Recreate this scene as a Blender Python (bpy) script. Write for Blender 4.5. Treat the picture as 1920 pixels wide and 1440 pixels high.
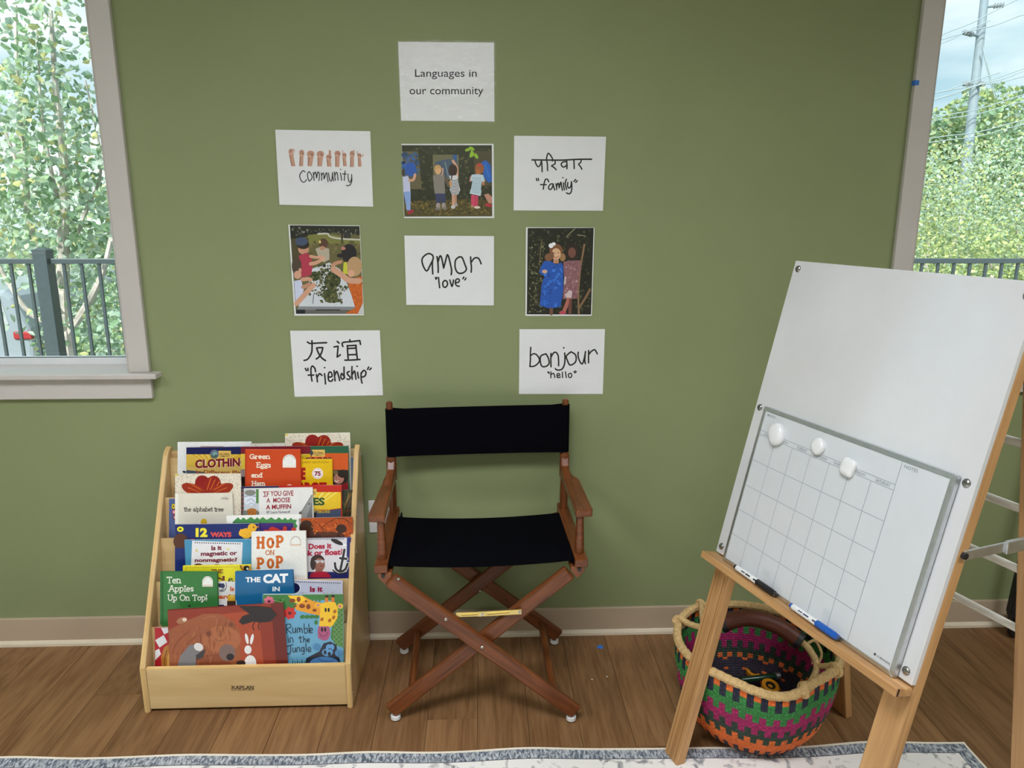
import bpy, bmesh, math, random
from mathutils import Vector, Matrix
from mathutils.geometry import tessellate_polygon

for _o in list(bpy.data.objects):
    bpy.data.objects.remove(_o, do_unlink=True)
SC = bpy.context.scene
COL = SC.collection
rnd = random.Random(7)

# ---------------------------------------------------------------- camera
F = 1395.0
_nd = F * F / (720 - 396.0)
_down = Vector((-14 * _nd / 5970, _nd, F)).normalized()
_vx = 35100.0
_vy = -(_down.x * _vx + _down.z * F) / _down.y
_X = Vector((_vx, _vy, F)).normalized()          # wall direction, in camera axes
_U = -_down
_Y = _U.cross(_X)
CD, CH = 2.366, 1.4582                            # distance to wall, height
CAM = Vector((0, -CD, CH))
_r = Vector((_X.x, _Y.x, _U.x)); _d = Vector((_X.y, _Y.y, _U.y)); _f = Vector((_X.z, _Y.z, _U.z))
cd = bpy.data.cameras.new('camera')
cam = bpy.data.objects.new('camera', cd); COL.objects.link(cam)
cd.sensor_fit = 'HORIZONTAL'; cd.sensor_width = 36.0; cd.lens = F * 36.0 / 1920.0
cd.clip_start = 0.05; cd.clip_end = 300
cam.matrix_world = Matrix(((_r.x, -_d.x, -_f.x, CAM.x), (_r.y, -_d.y, -_f.y, CAM.y), (_r.z, -_d.z, -_f.z, CAM.z), (0, 0, 0, 1)))
SC.camera = cam

# ---------------------------------------------------------------- sky
SC.view_settings.view_transform = 'Standard'
SC.view_settings.look = 'None'
SC.view_settings.gamma = 1.0
SC.view_settings.use_curve_mapping = False
SC.view_settings.exposure = 0.0
W = bpy.data.worlds.new('sky'); SC.world = W; W.use_nodes = True
_nt = W.node_tree; _nt.nodes.clear()
_out = _nt.nodes.new('ShaderNodeOutputWorld'); _bg = _nt.nodes.new('ShaderNodeBackground')
_tc = _nt.nodes.new('ShaderNodeTexCoord'); _mp = _nt.nodes.new('ShaderNodeMapping')
_mp.inputs['Scale'].default_value = (1.3, 1.3, 5.0)
_nz = _nt.nodes.new('ShaderNodeTexNoise'); _nz.inputs['Scale'].default_value = 2.2; _nz.inputs['Detail'].default_value = 5
_rp = _nt.nodes.new('ShaderNodeValToRGB')
_rp.color_ramp.elements[0].position = 0.40; _rp.color_ramp.elements[0].color = (0.24, 0.36, 0.42, 1)
_rp.color_ramp.elements[1].position = 0.62; _rp.color_ramp.elements[1].color = (0.53, 0.57, 0.58, 1)
for a, b in ((_tc.outputs['Generated'], _mp.inputs['Vector']), (_mp.outputs['Vector'], _nz.inputs['Vector']),
             (_nz.outputs['Fac'], _rp.inputs['Fac']), (_rp.outputs['Color'], _bg.inputs['Color']),
             (_bg.outputs['Background'], _out.inputs['Surface'])):
    _nt.links.new(a, b)
_bg.inputs['Strength'].default_value = 2.3

_s = bpy.data.lights.new('sun', 'SUN'); _s.energy = 7.5; _s.angle = math.radians(8); _s.color = (1.0, 0.97, 0.9)
_so = bpy.data.objects.new('sun', _s); COL.objects.link(_so)
_so.rotation_euler = (math.radians(48), 0, math.radians(-25))     # from behind the room, over its roof

# ceiling troffers: positions shared by the fixtures built further down and their light
CEIL = 2.85
TROFFERS = [(-0.25, -1.95), (-2.3, -2.4), (-0.20, -4.95), (2.4, -2.2)]
TROFFER_W = 32.5

# ---------------------------------------------------------------- helpers
def ray(px, py):
    d = Vector((px - 960, py - 720, F))
    return Vector((d.dot(_X), d.dot(_Y), d.dot(_U)))
def on_y(px, py, y=0.0):
    r = ray(px, py); return CAM + r * ((y + CD) / r.y)
def on_z(px, py, z=0.0):
    r = ray(px, py); return CAM + r * ((z - CH) / r.z)
def on_plane(px, py, P, n):
    r = ray(px, py); return CAM + r * ((P - CAM).dot(n) / r.dot(n))
def lin(c):
    c = c / 255.0
    return c / 12.92 if c <= 0.04045 else ((c + 0.055) / 1.055) ** 2.4
def C3(r, g, b, k=0.72):
    return tuple(min(0.92, lin(x) / (k * 1.2)) for x in (r, g, b))
def V(*a): return Vector(a)

MATS = {}
def _principled(name):
    m = bpy.data.materials.new(name); m.use_nodes = True
    nt = m.node_tree; p = nt.nodes['Principled BSDF']
    MATS[name] = m
    return m, nt, p
def _setspec(p, v):
    p.inputs['Specular IOR Level'].default_value = v
def m_plain(name, c, rough=0.5, metal=0.0, spec=0.5, var=0.04, scale=30.0, bump=0.0, bscale=200.0, emit=None):
    if name in MATS: return MATS[name]
    m, nt, p = _principled(name)
    tc = nt.nodes.new('ShaderNodeTexCoord'); nz = nt.nodes.new('ShaderNodeTexNoise')
    nz.inputs['Scale'].default_value = scale; nz.inputs['Detail'].default_value = 4
    rp = nt.nodes.new('ShaderNodeValToRGB')
    rp.color_ramp.elements[0].color = tuple(x * (1 - var) for x in c) + (1,)
    rp.color_ramp.elements[1].color = tuple(min(1, x * (1 + var)) for x in c) + (1,)
    rp.color_ramp.elements[0].position = 0.3; rp.color_ramp.elements[1].position = 0.7
    nt.links.new(tc.outputs['Object'], nz.inputs['Vector']); nt.links.new(nz.outputs['Fac'], rp.inputs['Fac'])
    nt.links.new(rp.outputs['Color'], p.inputs['Base Color'])
    p.inputs['Roughness'].default_value = rough; p.inputs['Metallic'].default_value = metal; _setspec(p, spec)
    if bump:
        b = nt.nodes.new('ShaderNodeBump'); b.inputs['Strength'].default_value = bump; b.inputs['Distance'].default_value = 0.002
        n2 = nt.nodes.new('ShaderNodeTexNoise'); n2.inputs['Scale'].default_value = bscale; n2.inputs['Detail'].default_value = 3
        nt.links.new(tc.outputs['Object'], n2.inputs['Vector']); nt.links.new(n2.outputs['Fac'], b.inputs['Height'])
        nt.links.new(b.outputs['Normal'], p.inputs['Normal'])
    if emit:
        p.inputs['Emission Color'].default_value = tuple(emit[:3]) + (1,); p.inputs['Emission Strength'].default_value = emit[3]
    return m
def m_wood(name, c1, c2, rough=0.4, fine=60.0, coord='gco', spec=0.4, dark=None, stretch=0.05, objrand=0.0):
    """grain runs along the x of the piece's own frame (the gco attribute)"""
    if name in MATS: return MATS[name]
    m, nt, p = _principled(name)
    if coord == 'gco':
        at = nt.nodes.new('ShaderNodeAttribute'); at.attribute_name = 'gco'; src = at.outputs['Vector']
    else:
        tc = nt.nodes.new('ShaderNodeTexCoord'); src = tc.outputs['Object']
    if objrand:
        oi = nt.nodes.new('ShaderNodeObjectInfo'); cx = nt.nodes.new('ShaderNodeCombineXYZ'); mu = nt.nodes.new('ShaderNodeMath')
        mu.operation = 'MULTIPLY'; mu.inputs[1].default_value = 57.0
        ad = nt.nodes.new('ShaderNodeVectorMath'); ad.operation = 'ADD'
        nt.links.new(oi.outputs['Random'], mu.inputs[0])
        for k in 'XYZ': nt.links.new(mu.outputs[0], cx.inputs[k])
        nt.links.new(src, ad.inputs[0]); nt.links.new(cx.outputs[0], ad.inputs[1]); src = ad.outputs[0]
    mp = nt.nodes.new('ShaderNodeMapping'); mp.inputs['Scale'].default_value = (fine * stretch, fine, fine)
    nt.links.new(src, mp.inputs['Vector'])
    nz = nt.nodes.new('ShaderNodeTexNoise'); nz.inputs['Scale'].default_value = 1.0; nz.inputs['Detail'].default_value = 6
    nz.inputs['Distortion'].default_value = 0.6
    nt.links.new(mp.outputs['Vector'], nz.inputs['Vector'])
    mp2 = nt.nodes.new('ShaderNodeMapping'); mp2.inputs['Scale'].default_value = (fine * stretch * 0.35, fine * 0.16, fine * 0.16)
    nt.links.new(src, mp2.inputs['Vector'])
    nz2 = nt.nodes.new('ShaderNodeTexNoise'); nz2.inputs['Scale'].default_value = 1.0; nz2.inputs['Detail'].default_value = 3
    nz2.inputs['Distortion'].default_value = 1.2
    nt.links.new(mp2.outputs['Vector'], nz2.inputs['Vector'])
    mx = nt.nodes.new('ShaderNodeMath'); mx.operation = 'MULTIPLY_ADD'; mx.inputs[1].default_value = 0.5
    ml = nt.nodes.new('ShaderNodeMath'); ml.operation = 'MULTIPLY'; ml.inputs[1].default_value = 0.5
    nt.links.new(nz2.outputs['Fac'], ml.inputs[0]); nt.links.new(nz.outputs['Fac'], mx.inputs[0]); nt.links.new(ml.outputs[0], mx.inputs[2])
    rp = nt.nodes.new('ShaderNodeValToRGB')
    rp.color_ramp.elements[0].color = tuple(c1) + (1,); rp.color_ramp.elements[1].color = tuple(c2) + (1,)
    rp.color_ramp.elements[0].position = 0.36; rp.color_ramp.elements[1].position = 0.64
    if dark:
        e = rp.color_ramp.elements.new(0.30); e.color = tuple(dark) + (1,)
    nt.links.new(mx.outputs[0], rp.inputs['Fac'])
    last = rp.outputs['Color']
    if objrand:
        hs = nt.nodes.new('ShaderNodeHueSaturation'); m1 = nt.nodes.new('ShaderNodeMath'); m1.operation = 'MULTIPLY_ADD'
        m1.inputs[1].default_value = objrand; m1.inputs[2].default_value = 1 - objrand / 2
        nt.links.new(oi.outputs['Random'], m1.inputs[0]); nt.links.new(m1.outputs[0], hs.inputs['Value'])
        nt.links.new(last, hs.inputs['Color']); last = hs.outputs['Color']
    nt.links.new(last, p.inputs['Base Color'])
    p.inputs['Roughness'].default_value = rough; _setspec(p, spec)
    b = nt.nodes.new('ShaderNodeBump'); b.inputs['Strength'].default_value = 0.12; b.inputs['Distance'].default_value = 0.001
    nt.links.new(nz.outputs['Fac'], b.inputs['Height']); nt.links.new(b.outputs['Normal'], p.inputs['Normal'])
    return m
def m_print(name, rough=0.4, spec=0.4, translucent=False):
    """flat print: colour of each printed shape comes from its own colour attribute, with faint procedural mottling"""
    if name in MATS: return MATS[name]
    m, nt, p = _principled(name)
    at = nt.nodes.new('ShaderNodeAttribute'); at.attribute_name = 'Col'
    tc = nt.nodes.new('ShaderNodeTexCoord'); nz = nt.nodes.new('ShaderNodeTexNoise'); nz.inputs['Scale'].default_value = 180
    mr = nt.nodes.new('ShaderNodeMapRange'); mr.inputs['To Min'].default_value = 0.9; mr.inputs['To Max'].default_value = 1.1
    hs = nt.nodes.new('ShaderNodeHueSaturation')
    nt.links.new(tc.outputs['Object'], nz.inputs['Vector']); nt.links.new(nz.outputs['Fac'], mr.inputs['Value'])
    nt.links.new(mr.outputs['Result'], hs.inputs['Value']); nt.links.new(at.outputs['Color'], hs.inputs['Color'])
    nt.links.new(hs.outputs['Color'], p.inputs['Base Color'])
    p.inputs['Roughness'].default_value = rough; _setspec(p, spec)
    if translucent:
        out = nt.nodes['Material Output']; tr = nt.nodes.new('ShaderNodeBsdfTranslucent'); mix = nt.nodes.new('ShaderNodeMixShader')
        mix.inputs[0].default_value = 0.4
        nt.links.new(hs.outputs['Color'], tr.inputs['Color']); nt.links.new(p.outputs[0], mix.inputs[1]); nt.links.new(tr.outputs[0], mix.inputs[2])
        nt.links.new(mix.outputs[0], out.inputs['Surface'])
    return m
def m_glass(name, rough=0.0, tint=(0.97, 0.985, 0.98), fac=1.0, bump=0.0, bscale=40.0):
    if name in MATS: return MATS[name]
    m = bpy.data.materials.new(name); m.use_nodes = True; MATS[name] = m
    nt = m.node_tree; nt.nodes.clear()
    o = nt.nodes.new('ShaderNodeOutputMaterial'); t = nt.nodes.new('ShaderNodeBsdfTransparent'); g = nt.nodes.new('ShaderNodeBsdfGlossy')
    lw_ = nt.nodes.new('ShaderNodeLayerWeight'); lw_.inputs['Blend'].default_value = 0.5       # facing term, alike from both sides
    pw = nt.nodes.new('ShaderNodeMath'); pw.operation = 'POWER'; pw.inputs[1].default_value = 5.0
    fr = nt.nodes.new('ShaderNodeMath'); fr.operation = 'MULTIPLY_ADD'; fr.inputs[1].default_value = 0.955; fr.inputs[2].default_value = 0.045
    nt.links.new(lw_.outputs['Facing'], pw.inputs[0]); nt.links.new(pw.outputs[0], fr.inputs[0])
    ml = nt.nodes.new('ShaderNodeMath'); ml.operation = 'MULTIPLY'; ml.inputs[1].default_value = fac
    mix = nt.nodes.new('ShaderNodeMixShader')
    t.inputs['Color'].default_value = tint + (1,); g.inputs['Roughness'].default_value = rough; g.inputs['Color'].default_value = (1, 1, 1, 1)
    nt.links.new(fr.outputs[0], ml.inputs[0]); nt.links.new(ml.outputs[0], mix.inputs[0])
    nt.links.new(t.outputs[0], mix.inputs[1]); nt.links.new(g.outputs[0], mix.inputs[2]); nt.links.new(mix.outputs[0], o.inputs[0])
    if bump:
        tc = nt.nodes.new('ShaderNodeTexCoord'); nz = nt.nodes.new('ShaderNodeTexNoise'); nz.inputs['Scale'].default_value = bscale
        nz.inputs['Detail'].default_value = 4
        b = nt.nodes.new('ShaderNodeBump'); b.inputs['Strength'].default_value = bump; b.inputs['Distance'].default_value = 0.003
        nt.links.new(tc.outputs['Object'], nz.inputs['Vector']); nt.links.new(nz.outputs['Fac'], b.inputs['Height'])
        nt.links.new(b.outputs['Normal'], g.inputs['Normal'])
    return m

def wloc(o):
    p = Vector((0, 0, 0))
    while o is not None:
        p += Vector(o.location); o = o.parent
    return p
def tag(o, label=None, cat=None, group=None, kind=None):
    if label: o['label'] = label
    if cat: o['category'] = cat
    if group: o['group'] = group
    if kind: o['kind'] = kind
    return o
def thing(name, label, cat, loc=(0, 0, 0), group=None, kind=None):
    o = bpy.data.objects.new(name, None); COL.objects.link(o)
    o.location = loc; o.empty_display_size = 0.05
    return tag(o, label, cat, group, kind)

class MB:
    """collects shapes in world coordinates; build() links them as one mesh object"""
    def __init__(s): s.v = []; s.f = []; s.g = []; s.c = []
    def add(s, verts, faces, gco=None, col=None):
        b = len(s.v)
        s.v += [tuple(x) for x in verts]
        s.f += [tuple(b + i for i in f) for f in faces]
        off = Vector((rnd.uniform(-9, 9), rnd.uniform(-9, 9), rnd.uniform(-9, 9)))
        s.g += [tuple(Vector(x) + off) for x in (gco or verts)]
        s.c += [tuple(col or (0.5, 0.5, 0.5))[:3] + (1.0,)] * len(verts)
        return s
    def frame(s, c, ax, ay, az, sx, sy, sz, col=None):
        """box centred at c with half sizes along the axes; long axis x carries the grain"""
        c = Vector(c); vs = []; gs = []
        for i in (-1, 1):
            for j in (-1, 1):
                for k in (-1, 1):
                    vs.append(c + ax * (i * sx) + ay * (j * sy) + az * (k * sz)); gs.append((i * sx, j * sy, k * sz))
        fs = [(0, 1, 3, 2), (4, 6, 7, 5), (0, 4, 5, 1), (2, 3, 7, 6), (0, 2, 6, 4), (1, 5, 7, 3)]
        if ax.cross(ay).dot(az) < 0: fs = [f[::-1] for f in fs]
        return s.add(vs, fs, gs, col)
    def box(s, c, size, grain='x', col=None):
        X, Y, Z = Vector((1, 0, 0)), Vector((0, 1, 0)), Vector((0, 0, 1))
        a = {'x': (X, Y, Z, 0, 1, 2), 'y': (Y, Z, X, 1, 2, 0), 'z': (Z, X, Y, 2, 0, 1)}[grain]
        return s.frame(c, a[0], a[1], a[2], size[a[3]] / 2, size[a[4]] / 2, size[a[5]] / 2, col)
    def mm(s, a, b, grain='x', col=None):
        a, b = Vector(a), Vector(b)
        return s.box((a + b) / 2, [abs(x) for x in (b - a)], grain, col)
    def bar(s, p0, p1, w, h, up=(0, 0, 1), col=None):
        p0, p1 = Vector(p0), Vector(p1); d = (p1 - p0); L = d.length; d.normalize()
        up = Vector(up); side = up.cross(d).normalized(); u2 = d.cross(side).normalized()
        return s.frame((p0 + p1) / 2, d, side, u2, L / 2, w / 2, h / 2, col)
    def prism(s, pts, n, depth, gx=None, col=None):
        """pts: planar loop of world points; extruded by depth along n"""
        n = Vector(n).normalized(); pts = [Vector(p) for p in pts]; k = len(pts)
        gx = Vector(gx) if gx else (pts[1] - pts[0]).normalized(); gy = n.cross(gx)
        vs = pts + [p + n * depth for p in pts]
        tri = tessellate_polygon([pts])
        fs = []
        for t in tri:
            a, b, c = (pts[i] for i in t)
            t = t if (b - a).cross(c - a).dot(n) < 0 else t[::-1]
            fs.append(tuple(t)); fs.append(tuple(k + i for i in t[::-1]))
        area = Vector((0, 0, 0))
        for i in range(k): area += pts[i].cross(pts[(i + 1) % k])
        ccw = area.dot(n) > 0
        for i in range(k):
            j = (i + 1) % k
            f = (i, j, k + j, k + i)
            fs.append(f if ccw else f[::-1])
        return s.add(vs, fs, [(p.dot(gx), p.dot(gy), p.dot(n)) for p in vs], col)
    def tube(s, path, r, n=10, closed=False, col=None, cap=True):
        path = [Vector(p) for p in path]; m = len(path)
        rs = r if isinstance(r, (list, tuple)) else [r] * m
        vs = []; gs = []; fs = []; L = 0
        t0 = (path[1] - path[0]).normalized()
        nrm = t0.orthogonal().normalized()
        for i, p in enumerate(path):
            if closed: t = (path[(i + 1) % m] - path[i - 1]).normalized()
            else: t = (path[min(i + 1, m - 1)] - path[max(i - 1, 0)]).normalized()
            nrm = (nrm - t * nrm.dot(t)).normalized(); bn = t.cross(nrm)
            if i: L += (p - path[i - 1]).length
            for k in range(n):
                a = 2 * math.pi * k / n; q = nrm * math.cos(a) + bn * math.sin(a)
                vs.append(p + q * rs[i]); gs.append((L, rs[i] * math.cos(a), rs[i] * math.sin(a)))
        for i in range(m if closed else m - 1):
            for k in range(n):
                a, b = i * n + k, i * n + (k + 1) % n; c, d = ((i + 1) % m) * n + (k + 1) % n, ((i + 1) % m) * n + k
                fs.append((a, b, c, d))
        if cap and not closed:
            fs.append(tuple(range(n - 1, -1, -1))); fs.append(tuple((m - 1) * n + k for k in range(n)))
        return s.add(vs, fs, gs, col)
    def cyl(s, p0, p1, r, n=12, col=None, r1=None):
        return s.tube([p0, p1], [r, r if r1 is None else r1], n, col=col)
    def lathe(s, prof, c, axis=(0, 0, 1), n=24, col=None):
        """prof: (radius, height) pairs"""
        ax = Vector(axis).normalized(); e1 = ax.orthogonal().normalized(); e2 = ax.cross(e1); c = Vector(c)
        vs = []; fs = []; m = len(prof)
        for r, h in prof:
            for k in range(n):
                a = 2 * math.pi * k / n; vs.append(c + ax * h + (e1 * math.cos(a) + e2 * math.sin(a)) * max(r, 1e-5))
        for i in range(m - 1):
            for k in range(n):
                fs.append((i * n + k, i * n + (k + 1) % n, (i + 1) * n + (k + 1) % n, (i + 1) * n + k))
        return s.add(vs, fs, None, col)
    def build(s, name, mat, parent=None, bevel=0.0, smooth=False, label=None, kind=None, segs=2, angle=40):
        off = wloc(parent) if parent is not None else Vector((0, 0, 0))
        me = bpy.data.meshes.new(name)
        me.from_pydata([(x - off.x, y - off.y, z - off.z) for x, y, z in s.v], [], s.f)
        a = me.attributes.new('gco', 'FLOAT_VECTOR', 'POINT'); a.data.foreach_set('vector', [x for g in s.g for x in g])
        a = me.attributes.new('Col', 'FLOAT_COLOR', 'POINT'); a.data.foreach_set('color', [x for c in s.c for x in c])
        me.materials.append(mat)
        if smooth:
            me.polygons.foreach_set('use_smooth', [True] * len(me.polygons))
            me.set_sharp_from_angle(angle=math.radians(angle))
        me.update()
        o = bpy.data.objects.new(name, me); COL.objects.link(o)
        if parent is not None: o.parent = parent
        if bevel:
            b = o.modifiers.new('bevel', 'BEVEL'); b.width = bevel; b.segments = segs; b.limit_method = 'ANGLE'; b.angle_limit = math.radians(40)
        if label: o['label'] = label
        if kind: o['kind'] = kind
        return o
def solo(mb, name, mat, label, cat, group=None, base=None, **kw):
    """a thing that is one mesh: origin at its base"""
    e = bpy.data.objects.new('t', None); e.location = base if base is not None else (0, 0, 0)
    o = mb.build(name, mat, e, **kw); o.parent = None; o.location = e.location
    bpy.data.objects.remove(e)
    return tag(o, label, cat, group)

# ---------------------------------------------------------------- flat print on real surfaces
def catmull(pts, n=5):
    if len(pts) < 3: return [Vector(p) for p in pts]
    P = [Vector(p) for p in pts]; out = []
    for i in range(len(P) - 1):
        p0 = P[max(i - 1, 0)]; p1 = P[i]; p2 = P[i + 1]; p3 = P[min(i + 2, len(P) - 1)]
        for k in range(n):
            t = k / n
            out.append(0.5 * ((2 * p1) + (p2 - p0) * t + (2 * p0 - 5 * p1 + 4 * p2 - p3) * t * t + (3 * p1 - p0 - 3 * p2 + p3) * t ** 3))
    out.append(P[-1]); return out
_FONT = {}
def glyphs(body, fat):
    key = (body, fat)
    if key in _FONT: return _FONT[key]
    cu = bpy.data.curves.new('txt', 'FONT'); cu.body = body; cu.size = 1.0; cu.offset = fat; cu.resolution_u = 3; cu.fill_mode = 'BOTH'
    o = bpy.data.objects.new('txt', cu); COL.objects.link(o)
    dg = bpy.context.evaluated_depsgraph_get(); dg.update()
    me = o.evaluated_get(dg).to_mesh()
    vs = [(v.co.x, v.co.y) for v in me.vertices]; fs = [tuple(p.vertices) for p in me.polygons]
    bpy.data.objects.remove(o); bpy.data.curves.remove(cu)
    x0 = min(v[0] for v in vs); x1 = max(v[0] for v in vs); y0 = min(v[1] for v in vs); y1 = max(v[1] for v in vs)
    vs = [((x - x0) / (x1 - x0), (y - y0) / (y1 - y0)) for x, y in vs]
    _FONT[key] = (vs, fs); return vs, fs
# a small stroke alphabet with slab serifs (cap height 1, x height .66)
def _arc(cx, cy, rx, ry, a0, a1, n=12):
    return [(cx + rx * math.cos(math.radians(a0 + (a1 - a0) * i / n)), cy + ry * math.sin(math.radians(a0 + (a1 - a0) * i / n))) for i in range(n + 1)]
SL = {
 'A': (.86, [[(.06, 0), (.43, 1)], [(.43, 1), (.80, 0)], [(.2, .36), (.66, .36)]]), 'E': (.7, [[(.12, 0), (.12, 1)], [(.12, 1), (.62, 1), (.62, .86)], [(.12, .52), (.5, .52)], [(.12, 0), (.64, 0), (.64, .16)]]),
 'G': (.9, [_arc(.46, .5, .38, .5, 40, 320, 18), [(.76, .2), (.76, .46), (.5, .46)]]), 'H': (.86, [[(.14, 0), (.14, 1)], [(.72, 0), (.72, 1)], [(.14, .52), (.72, .52)]]),
 'K': (.86, [[(.14, 0), (.14, 1)], [(.76, 1), (.16, .45)], [(.34, .6), (.76, 0)]]), 'L': (.7, [[(.14, 0), (.14, 1)], [(.14, 0), (.62, 0), (.62, .2)]]),
 'N': (.88, [[(.14, 0), (.14, 1)], [(.14, 1), (.74, 0)], [(.74, 0), (.74, 1)]]), 'O': (.94, [_arc(.47, .5, .39, .5, 0, 360, 22)]),
 'P': (.78, [[(.16, 0), (.16, 1)], [(.16, 1), (.4, 1)] + _arc(.4, .73, .3, .27, 90, -90, 10) + [(.16, .46)]]), 'T': (.8, [[(.06, .84), (.06, 1), (.74, 1), (.74, .84)], [(.4, 1), (.4, 0)]]),
 'U': (.86, [[(.14, 1), (.14, .35)] + _arc(.43, .33, .29, .33, 180, 360, 10) + [(.72, 1)]]),
 'a': (.62, [[(.1, .55)] + _arc(.29, .46, .2, .2, 120, 0, 6) + [(.5, .1), (.58, 0)], _arc(.29, .2, .2, .19, 20, 340, 14)]),
 'b': (.66, [[(.12, 0), (.12, 1)], _arc(.34, .33, .23, .33, 150, -150, 16)]), 'd': (.68, [[(.55, 0), (.55, 1)], _arc(.32, .33, .23, .33, 30, 330, 16)]),
 'e': (.62, [[(.1, .36), (.54, .36)] + _arc(.32, .33, .23, .33, 5, 310, 16)]), 'g': (.64, [_arc(.3, .42, .2, .23, 0, 360, 16), _arc(.3, -.1, .24, .18, 0, 360, 14), [(.45, .58), (.6, .66)]]),
 'h': (.7, [[(.13, 0), (.13, 1)], [(.13, .45)] + _arc(.35, .45, .21, .2, 150, 0, 8) + [(.56, 0)]]), 'l': (.32, [[(.16, 0), (.16, 1)]]),
 'm': (1.0, [[(.12, 0), (.12, .66)], [(.12, .45)] + _arc(.31, .46, .18, .2, 150, 0, 8) + [(.49, 0)], [(.49, .45)] + _arc(.68, .46, .18, .2, 150, 0, 8) + [(.86, 0)]]),
 'n': (.7, [[(.13, 0), (.13, .66)], [(.13, .45)] + _arc(.35, .45, .21, .2, 150, 0, 8) + [(.56, 0)]]), 'o': (.64, [_arc(.32, .33, .24, .33, 0, 360, 18)]),
 'p': (.68, [[(.13, -.3), (.13, .66)], _arc(.35, .33, .23, .33, 150, -150, 16)]), 'r': (.52, [[(.13, 0), (.13, .66)], [(.13, .42), (.25, .6), (.44, .6)]]),
 's': (.52, [[(.42, .56), (.26, .66), (.1, .55), (.14, .42), (.38, .28), (.42, .12), (.26, 0), (.08, .1)]]), 't': (.42, [[(.2, .9), (.2, .1), (.28, 0), (.38, .06)], [(.05, .66), (.36, .66)]]),
 '!': (.3, [[(.15, .28), (.15, 1)], [(.15, .02), (.15, .06)]]), ' ': (.4, []),
}
class Art:
    """flat print on a plane: shapes are given in photo pixels (through a crop map) or in plane metres"""
    def __init__(s, P, n, crop=None, k=0.72, lift=0.0004):
        s.P = Vector(P); s.n = Vector(n).normalized(); s.mb = MB(); s.k = k; s.lay = 0; s.lift = lift; s.crop = crop or (0, 0, 1)
        s.xf = None
    def pt(s, x, y):
        ox, oy, sc = s.crop
        return on_plane(ox + x / sc, oy + y / sc, s.P, s.n)
    def up(s):
        s.lay += 1; return s.n * (s.lift + 0.00001 * s.lay)
    def col(s, c): return C3(*c, k=s.k)
    def poly(s, pts, c):
        o = s.up(); w = [s.pt(*p) for p in pts]
        tri = tessellate_polygon([w]); fs = []
        for t in tri:
            a, b, d = (w[i] for i in t)
            fs.append(tuple(t) if (b - a).cross(d - a).dot(s.n) > 0 else tuple(t[::-1]))
        s.mb.add([p + o for p in w], fs, None, s.col(c)); return s
    def rect(s, x0, y0, x1, y1, c): return s.poly([(x0, y0), (x1, y0), (x1, y1), (x0, y1)], c)
    def ell(s, x, y, rx, ry, c, rot=0, n=18):
        cr, sr = math.cos(math.radians(rot)), math.sin(math.radians(rot)); pts = []
        for i in range(n):
            a = 2 * math.pi * i / n; u, v = rx * math.cos(a), ry * math.sin(a)
            pts.append((x + u * cr - v * sr, y + u * sr + v * cr))
        o = s.up(); w = [s.pt(*p) + o for p in pts]
        f = tuple(range(n)); 
        if (w[1] - w[0]).cross(w[2] - w[1]).dot(s.n) < 0: f = f[::-1]
        s.mb.add(w, [f], None, s.col(c)); return s
    def stroke(s, pts, w, c, smooth=True, same=False):
        """a pen or brush stroke: one ribbon with round ends"""
        P = catmull(pts) if smooth else [Vector(p) for p in pts]
        P = [Vector((p[0], p[1])) for p in P]; P = [p for i, p in enumerate(P) if i == 0 or (p - P[i - 1]).length > 1e-4]
        if len(P) < 2: P = [P[0], P[0] + Vector((w * 0.05, 0))]
        o = s.up(); cc = s.col(c); h = w / 2; n = len(P); L = []; R = []
        for i in range(n):
            d0 = (P[i] - P[i - 1]).normalized() if i else (P[1] - P[0]).normalized()
            d1 = (P[i + 1] - P[i]).normalized() if i < n - 1 else d0
            t = d0 + d1
            t = t.normalized() if t.length > 0.2 else d0
            nx = Vector((-t.y, t.x)); k = h / max(0.55, abs(nx.dot(Vector((-d0.y, d0.x)))))
            L.append(P[i] + nx * k); R.append(P[i] - nx * k)
        def capp(c0, d, side):
            a0 = math.atan2(d.y, d.x) + (math.pi / 2 if side else -math.pi / 2)
            return [c0 + Vector((math.cos(a0 + q * math.pi / 6), math.sin(a0 + q * math.pi / 6))) * h for q in range(1, 6)]
        d0 = (P[1] - P[0]).normalized(); d1 = (P[-1] - P[-2]).normalized()
        vs = L + R + capp(P[0], d0, True) + capp(P[-1], d1, False)
        fs = [(i, n + i, n + i + 1, i + 1) for i in range(n - 1)]
        a, b = 2 * n, 2 * n + 5
        fs.append(tuple([n] + [0] + list(range(a, a + 5)))); fs.append(tuple([n - 1] + [2 * n - 1] + list(range(b, b + 5))))
        s.mb.add([s.pt(v.x, v.y) + o for v in vs], fs, None, cc)
        return s
    def strokes(s, lst, w, c, smooth=True):
        s.up()
        for p in lst: s.stroke(p, w, c, smooth, True)
        return s
    def text(s, body, x0, y0, x1, y1, c, fat=0.0, slant=0.0, rot=0.0):
        """printed words filling the pixel box x0..x1 (left, right), y0..y1 (top, bottom)"""
        vs, fs = glyphs(body, fat); o = s.up(); r = math.tan(math.radians(rot)); w = []
        for u, v in vs:
            x = x0 + (x1 - x0) * u + slant * v * (y1 - y0); y = y1 + (y0 - y1) * v - r * (x - x0)
            w.append(s.pt(x, y) + o)
        s.mb.add(w, [f for f in fs], None, s.col(c)); return s
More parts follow.
